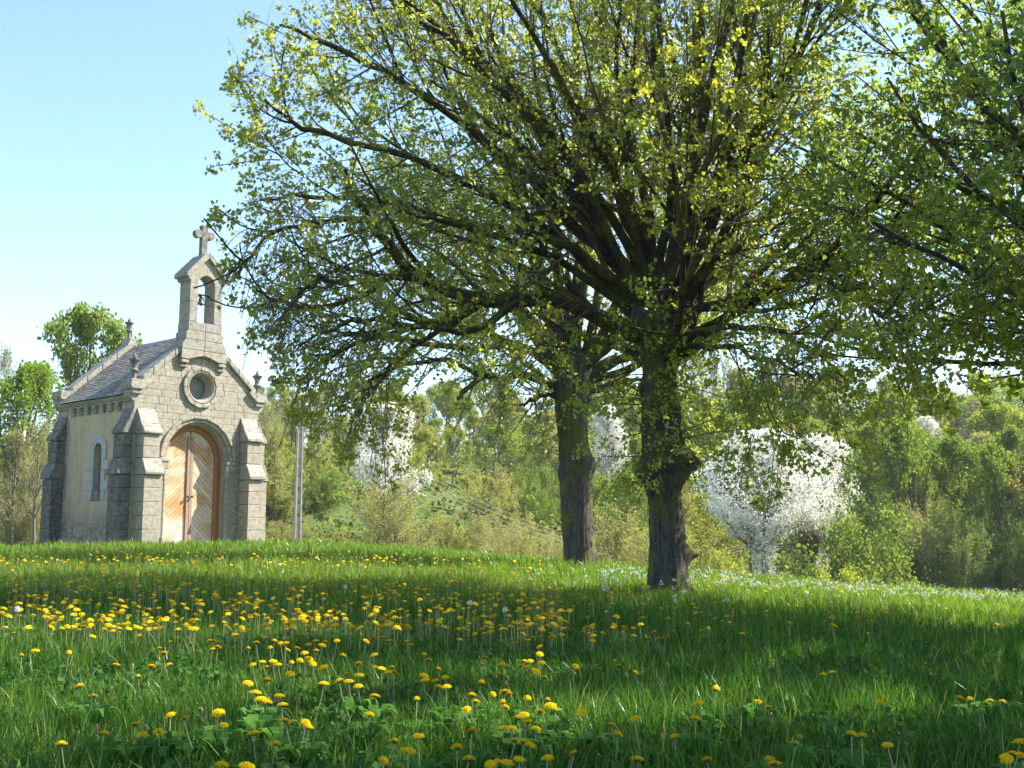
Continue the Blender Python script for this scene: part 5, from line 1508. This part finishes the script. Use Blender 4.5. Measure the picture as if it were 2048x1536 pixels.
ZA = [(105,70),(175,258),(290,210),(565,230),(760,97),(950,335),(650,500),(765,585),(1130,425),(1237,340),(1395,143),(1452,108),(1565,163),(1715,130),(1750,133),(1740,198),(1783,180),(1305,192),(1340,237),(1380,325),(1105,820),(1300,885),(1172,912),(1395,755),(1512,775),(1790,722),(1775,748),(1835,820),(502,992),(857,886),(1925,82),(1145,25),(1215,50),(1140,90),(915,50),(975,28),(845,5),(695,13),(550,20),(420,22),(1975,25),(1935,5)]
ZB = [(712,37),(1227,45),(1222,25),(340,22),(460,147),(545,108),(610,130),(660,148),(705,155),(575,190),(395,193),(717,203),(795,187),(432,330),(513,307),(600,303),(640,330),(545,352),(750,310),(818,297),(895,282),(920,318),(1012,352),(738,410),(393,478),(550,455),(888,160),(950,132),(1030,140),(1003,170),(1122,130),(950,215),(857,233),(1172,255),(1297,322),(1200,400),(1303,418),(1140,470),(1218,470),(1015,485),(1295,512),(1433,580),(1430,350),(1488,357),(1540,395),(1590,388),(1572,352),(1420,105),(1360,135),(1505,103),(1553,128),(1695,137),(1723,163),(1425,252),(1835,243),(1872,288),(1955,365),(1835,412),(1845,452),(1930,462),(1955,512),(2020,510),(2010,432),(1775,622),(1390,745),(455,562),(495,605),(550,645),(650,588),(675,653),(700,805),(865,800),(888,835),(440,887),(620,987),(1790,925),(1598,970),(1700,1045),(1500,1110),(1515,1155),(180,1165),(385,1165)]
ZE = [(80,122),(148,97),(280,70),(333,57),(205,73),(600,73),(497,12),(750,90),(828,72),(835,100),(915,80),(957,32),(875,35),(735,180),(645,127),(523,150),(1095,63),(1125,48),(1190,60),(1250,70),(1140,70),(1170,130),(1175,92),(1335,22),(1415,60),(1445,42),(1505,27),(1507,90),(1640,68),(1673,55),(1620,110),(1707,112),(1768,102),(1835,52),(735,240),(287,270),(263,325),(392,402),(570,340),(630,345),(610,300),(655,300),(430,327),(705,385),(748,320),(775,435),(1027,340),(1345,302),(1383,340),(1520,393),(257,480),(182,585),(208,637),(352,577),(447,555),(485,565),(432,645),(452,685),(135,697),(635,605),(800,622),(825,672),(855,690),(740,710),(1083,727),(610,745),(560,768),(640,795),(705,855),(435,858),(500,857),(175,882),(58,1000),(530,965),(600,975),(650,995),(1015,1062),(800,1100),(155,1115),(385,1130),(470,1130),(570,1105),(330,1160),(1320,818),(1373,905),(1517,783),(1840,928),(1535,1105),(2013,772)]
ZR = [(815,595),(747,655),(985,650),(1025,673),(1472,652),(1790,635),(1832,640),(1912,645),(1963,645),(1247,540),(1280,530),(1042,484),(1427,372),(1358,778),(1400,792),(1133,818),(1502,825),(780,888),(1030,883),(1047,898),(1270,293),(1250,328),(1380,290),(1385,315),(1415,312),(1435,325),(620,266),(842,250),(2032,812),(2000,862),(1980,888),(2040,865),(757,365),(785,353),(842,328),(868,330),(880,343),(703,335),(645,367),(920,375),(880,275),(735,292),(757,292),(785,300),(810,315)]
spots = [(x / 4.096, 1250 + y / 4.096) for x, y in ZA] + [(400 + x / 4.096, 1250 + y / 4.096) for x, y in ZB] + [(900 + x / 4.096, 1250 + y / 4.096) for x, y in ZE] + [(1024 + x / 2, 1080 + y / 2) for x, y in ZR]
kept = []
for s_ in spots:
    if all((s_[0] - q[0]) ** 2 + (s_[1] - q[1]) ** 2 > 9 for q in kept): kept.append(s_)
kept = sorted(kept, key=lambda q: -q[1])[:300]
TENS = {20: 'twenty', 30: 'thirty', 40: 'forty', 50: 'fifty', 60: 'sixty'}
def ordinal(i):
    if i < 20: return ORD[i]
    n = i + 1; t, u = n // 10 * 10, n % 10
    return TENS[t][:-1] + 'ieth' if u == 0 else TENS[t] + '-' + ORD[u - 1]
BANDS = ((1470, 'the very nearest'), (1410, 'the near'), (1350, 'the fairly near'), (1300, 'the middle'), (0, 'the more distant'))
zones = {}
for px, py in kept:
    side = 'left' if px < 683 else ('centre' if px < 1366 else 'right')
    band = next(nm for y_, nm in BANDS if py >= y_)
    zones.setdefault((band, side), []).append((px, py))
LBL = {}
for (band, side), lst in zones.items():
    for i, q in enumerate(sorted(lst)):
        LBL[q] = ('yellow dandelion on a pale stem in %s grass, %s, %s from left' % (band, side, ordinal(i)), 'dandelions in %s grass, %s' % (band, side))
def rosette_mesh(v):
    rs = random.Random(50 + v)
    V, F, C = [], [], []
    for i in range(7):
        a = 2 * PI * (i + rs.uniform(-0.3, 0.3)) / 7; Ln = rs.uniform(0.07, 0.13); ca, sa = math.cos(a), math.sin(a)
        o_ = len(V); m = 5
        for s in range(m + 1):
            t = s / m; w = 0.016 * (math.sin(PI * min(1, t * 0.9 + 0.12)) + 0.1) * (1.25 if s % 2 else 0.75)
            r_ = Ln * t; z_ = 0.02 + 0.085 * math.sin(t * 2.3) 
            for sg in (-1, 1): V.append((r_ * ca - sg * w * sa, r_ * sa + sg * w * ca, z_))
        for s in range(m): F.append((o_ + 2 * s, o_ + 2 * s + 1, o_ + 2 * s + 3, o_ + 2 * s + 2))
        k = rs.uniform(0.8, 1.3); C += [(0.065 * k, 0.15 * k, 0.03 * k)] * (2 * (m + 1))
    return mesh_np('leaf_rosette', np.array(V), [np.array(F)], M['clover'], tint=np.array(C))
rosettes = [rosette_mesh(v) for v in range(3)]
for px, py in kept:
    hgt = random.uniform(0.15, 0.215)
    r = lift(px, py, hgt)
    if r is None: continue
    x, y = r
    z = float(H(x, y))
    lb, gr = LBL[(px, py)]
    e = empty('dandelion', (x, y, z), random.uniform(0, 6.28))
    e.empty_display_size = 0.03
    tag(e, lb, 'dandelion', gr)
    s = 0.0220 * random.uniform(0.8, 1.18)
    hd = link('flower_head', heads[random.choice((0, 0, 0, 1, 1, 1, 2))], e, (0, 0, hgt - s * 0.1)); hd.scale = (s, s, s)
    hd.rotation_euler = (random.gauss(0, 0.22), random.gauss(0, 0.22), random.uniform(0, 6.28))
    stm = link('stem', random.choice(stems), e); stm.scale = (1, 1, hgt - s * 0.25)
    if py > 1370:
        ro = link('leaf_rosette', random.choice(rosettes), e); ro.scale = (1.15, 1.15, random.uniform(0.9, 1.4))

# all the others: one mesh of simpler heads and stems
SV, SF, SCc = head_geo(False)
def scatter(pos, r, white=False):
    n = len(pos)
    az = rng.uniform(0, 2 * PI, n); tl = rng.normal(0, 0.2, (n, 2))
    s = (r * rng.uniform(0.75, 1.2, n))[:, None, None]
    B = SV[None] * np.array([1, 1, 1.3]) * s
    c, sn = np.cos(az)[:, None], np.sin(az)[:, None]
    X = B[..., 0] * c - B[..., 1] * sn; Y = B[..., 0] * sn + B[..., 1] * c
    Z = B[..., 2] + X * tl[:, :1] + Y * tl[:, 1:]
    V = np.stack([X, Y, Z], -1) + pos[:, None, :]
    k = SV.shape[0]
    F = (np.arange(n)[:, None, None] * k + SF[None]).reshape(-1, 4)
    T = np.repeat(SCc[None], n, 0) * rng.uniform(0.85, 1.1, (n, 1, 1))
    return V.reshape(-1, 3), F, np.clip(T, 0, 0.95).reshape(-1, 3)
def image_scatter(n, xr, yr, dens, h=(0.17, 0.25)):
    out = []
    tries = 0
    while len(out) < n and tries < n * 30:
        tries += 1
        px = random.uniform(*xr); py = random.uniform(*yr)
        if random.random() > dens(px, py): continue
        hh = random.uniform(*h)
        r = lift(px, py, hh)
        if r is None or r[1] > 36: continue
        if not free_of_things(np.array([r[0]]), np.array([r[1]]))[0]: continue
        out.append((r[0], r[1], float(H(*r)) + hh, hh))
    return out
def cl_(px, py): return 0.35 + 0.65 * max(0, math.sin(px * 0.021 + 1) * math.sin(py * 0.09 + px * 0.006) + 0.25 * math.sin(px * 0.07 + py * 0.05))
far = image_scatter(800, (-30, 1130), (1160, 1262), lambda x, y: 0.25 + 0.75 * cl_(x, y))
far += image_scatter(430, (-30, 1100), (1112, 1168), lambda x, y: 0.5 + 0.5 * cl_(x, y), (0.20, 0.28))
far += image_scatter(120, (-20, 900), (1096, 1122), cl_)
far += image_scatter(90, (1040, 1300), (1150, 1262), cl_)
far += image_scatter(35, (1300, 2060), (1195, 1262), cl_)
far += image_scatter(110, (1380, 2060), (1150, 1205), lambda x, y: 1.0 if abs(y - (1160 + (x - 1400) * 0.045)) < 14 else 0.1)
far = np.array(far)
V, F, T = scatter(far[:, :3], 0.0235)
P = np.stack([far[:, :3] - np.array([0, 0, 1.0]) * far[:, 3:4], far[:, :3]], 1)
sV, sF = tubes(P, np.full((len(P), 2), 0.0024), 3)
o = link('dandelion_field', mesh_np('dandelion_field', np.concatenate([V, sV]), [F, sF + len(V)], [M['petal'], M['stem']], tint=np.concatenate([T, np.ones((len(sV), 3))]), matidx=[0, 1]))
tag(o, 'hundreds of distant yellow dandelions spread through the meadow', 'dandelions', kind='stuff')

# white seed heads: near ones singly, the pale drift along the far edge together
def clock_mesh():
    V, F, T = [], [], []
    rs = np.random.default_rng(4)
    d = norm(rs.normal(size=(150, 3)))
    d = d[d[:, 2] > -0.8]
    n = len(d)
    LVv, LFf, k = leaves(d * 0.75, 0.42, 0.0)
    return mesh_np('seed_head', LVv, [LFf], M['petal_white'], tint=np.full((len(LVv), 3), 0.72))
clk = clock_mesh()
CLK = 0
for px, py in sorted(((1010, 1220), (34, 1219), (690, 1174), (559, 1130), (940, 1206), (1930, 1192), (1962, 1190), (1745, 1178), (1640, 1170), (1500, 1150))):
    hh = random.uniform(0.2, 0.26)
    r = lift(px, py, hh)
    if r is None: continue
    e = empty('dandelion_clock', (r[0], r[1], float(H(*r))))
    tag(e, 'white dandelion seed head standing above the grass, %s from the left' % ORD[CLK], 'dandelion', 'white dandelion seed heads')
    CLK += 1
    q = link('seed_head', clk, e, (0, 0, hh)); q.scale = (0.022, 0.022, 0.022)
    q = link('stem', random.choice(stems), e); q.scale = (1, 1, hh)
wf = np.array(image_scatter(420, (1200, 2080), (1135, 1200), lambda x, y: 1.0 if abs(y - (1142 + (x - 1300) * 0.062)) < 16 else 0.08, (0.14, 0.26)) + image_scatter(40, (1050, 1500), (1128, 1175), lambda x, y: 0.5, (0.14, 0.24)))
nW = len(wf)
pp = np.repeat(wf[:, :3], 9, 0) + rng.normal(size=(nW * 9, 3)) * 0.012
LV, LF, kk = leaves(pp, 0.017, 0)
o = link('seed_head_drift', mesh_np('seed_head_drift', LV, [LF], M['petal_white'], tint=np.full((len(LV), 3), 0.62)))
tag(o, 'pale drift of dandelion seed heads and daisies along the sunny far edge of the meadow', 'seed heads', kind='stuff')
# closed buds
bud_m = None
def bud_mesh():
    a = np.linspace(0, 2 * PI, 8, endpoint=False)
    rings = [(0.3, -0.6), (0.5, -0.2), (0.42, 0.4), (0.3, 0.9), (0.05, 1.0)]
    V = np.concatenate([np.stack([r * np.cos(a), r * np.sin(a), 0 * a + z], -1) for r, z in rings])
    idx = np.arange(40).reshape(5, 8); nx2 = np.roll(idx, -1, 1)
    return mesh_np('bud', V, [np.stack([idx[:-1], nx2[:-1], nx2[1:], idx[1:]], -1).reshape(-1, 4)], M['bud'], smooth=True)
bud_m = bud_mesh()
CLK = 0
for px, py in sorted(((194, 1458), (265, 1333), (318, 1320), (239, 1266), (1012, 1370), (1330, 1467))):
    hh = random.uniform(0.15, 0.19); r = lift(px, py, hh)
    if r is None: continue
    e = empty('dandelion_bud', (r[0], r[1], float(H(*r))))
    tag(e, 'closed brownish orange dandelion bud in the near grass, %s from the left' % ORD[CLK], 'dandelion', 'closed dandelion buds')
    CLK += 1
    q = link('bud', bud_m, e, (0, 0, hh)); q.scale = (0.011, 0.011, 0.014)
    q = link('stem', random.choice(stems), e); q.scale = (1, 1, hh)
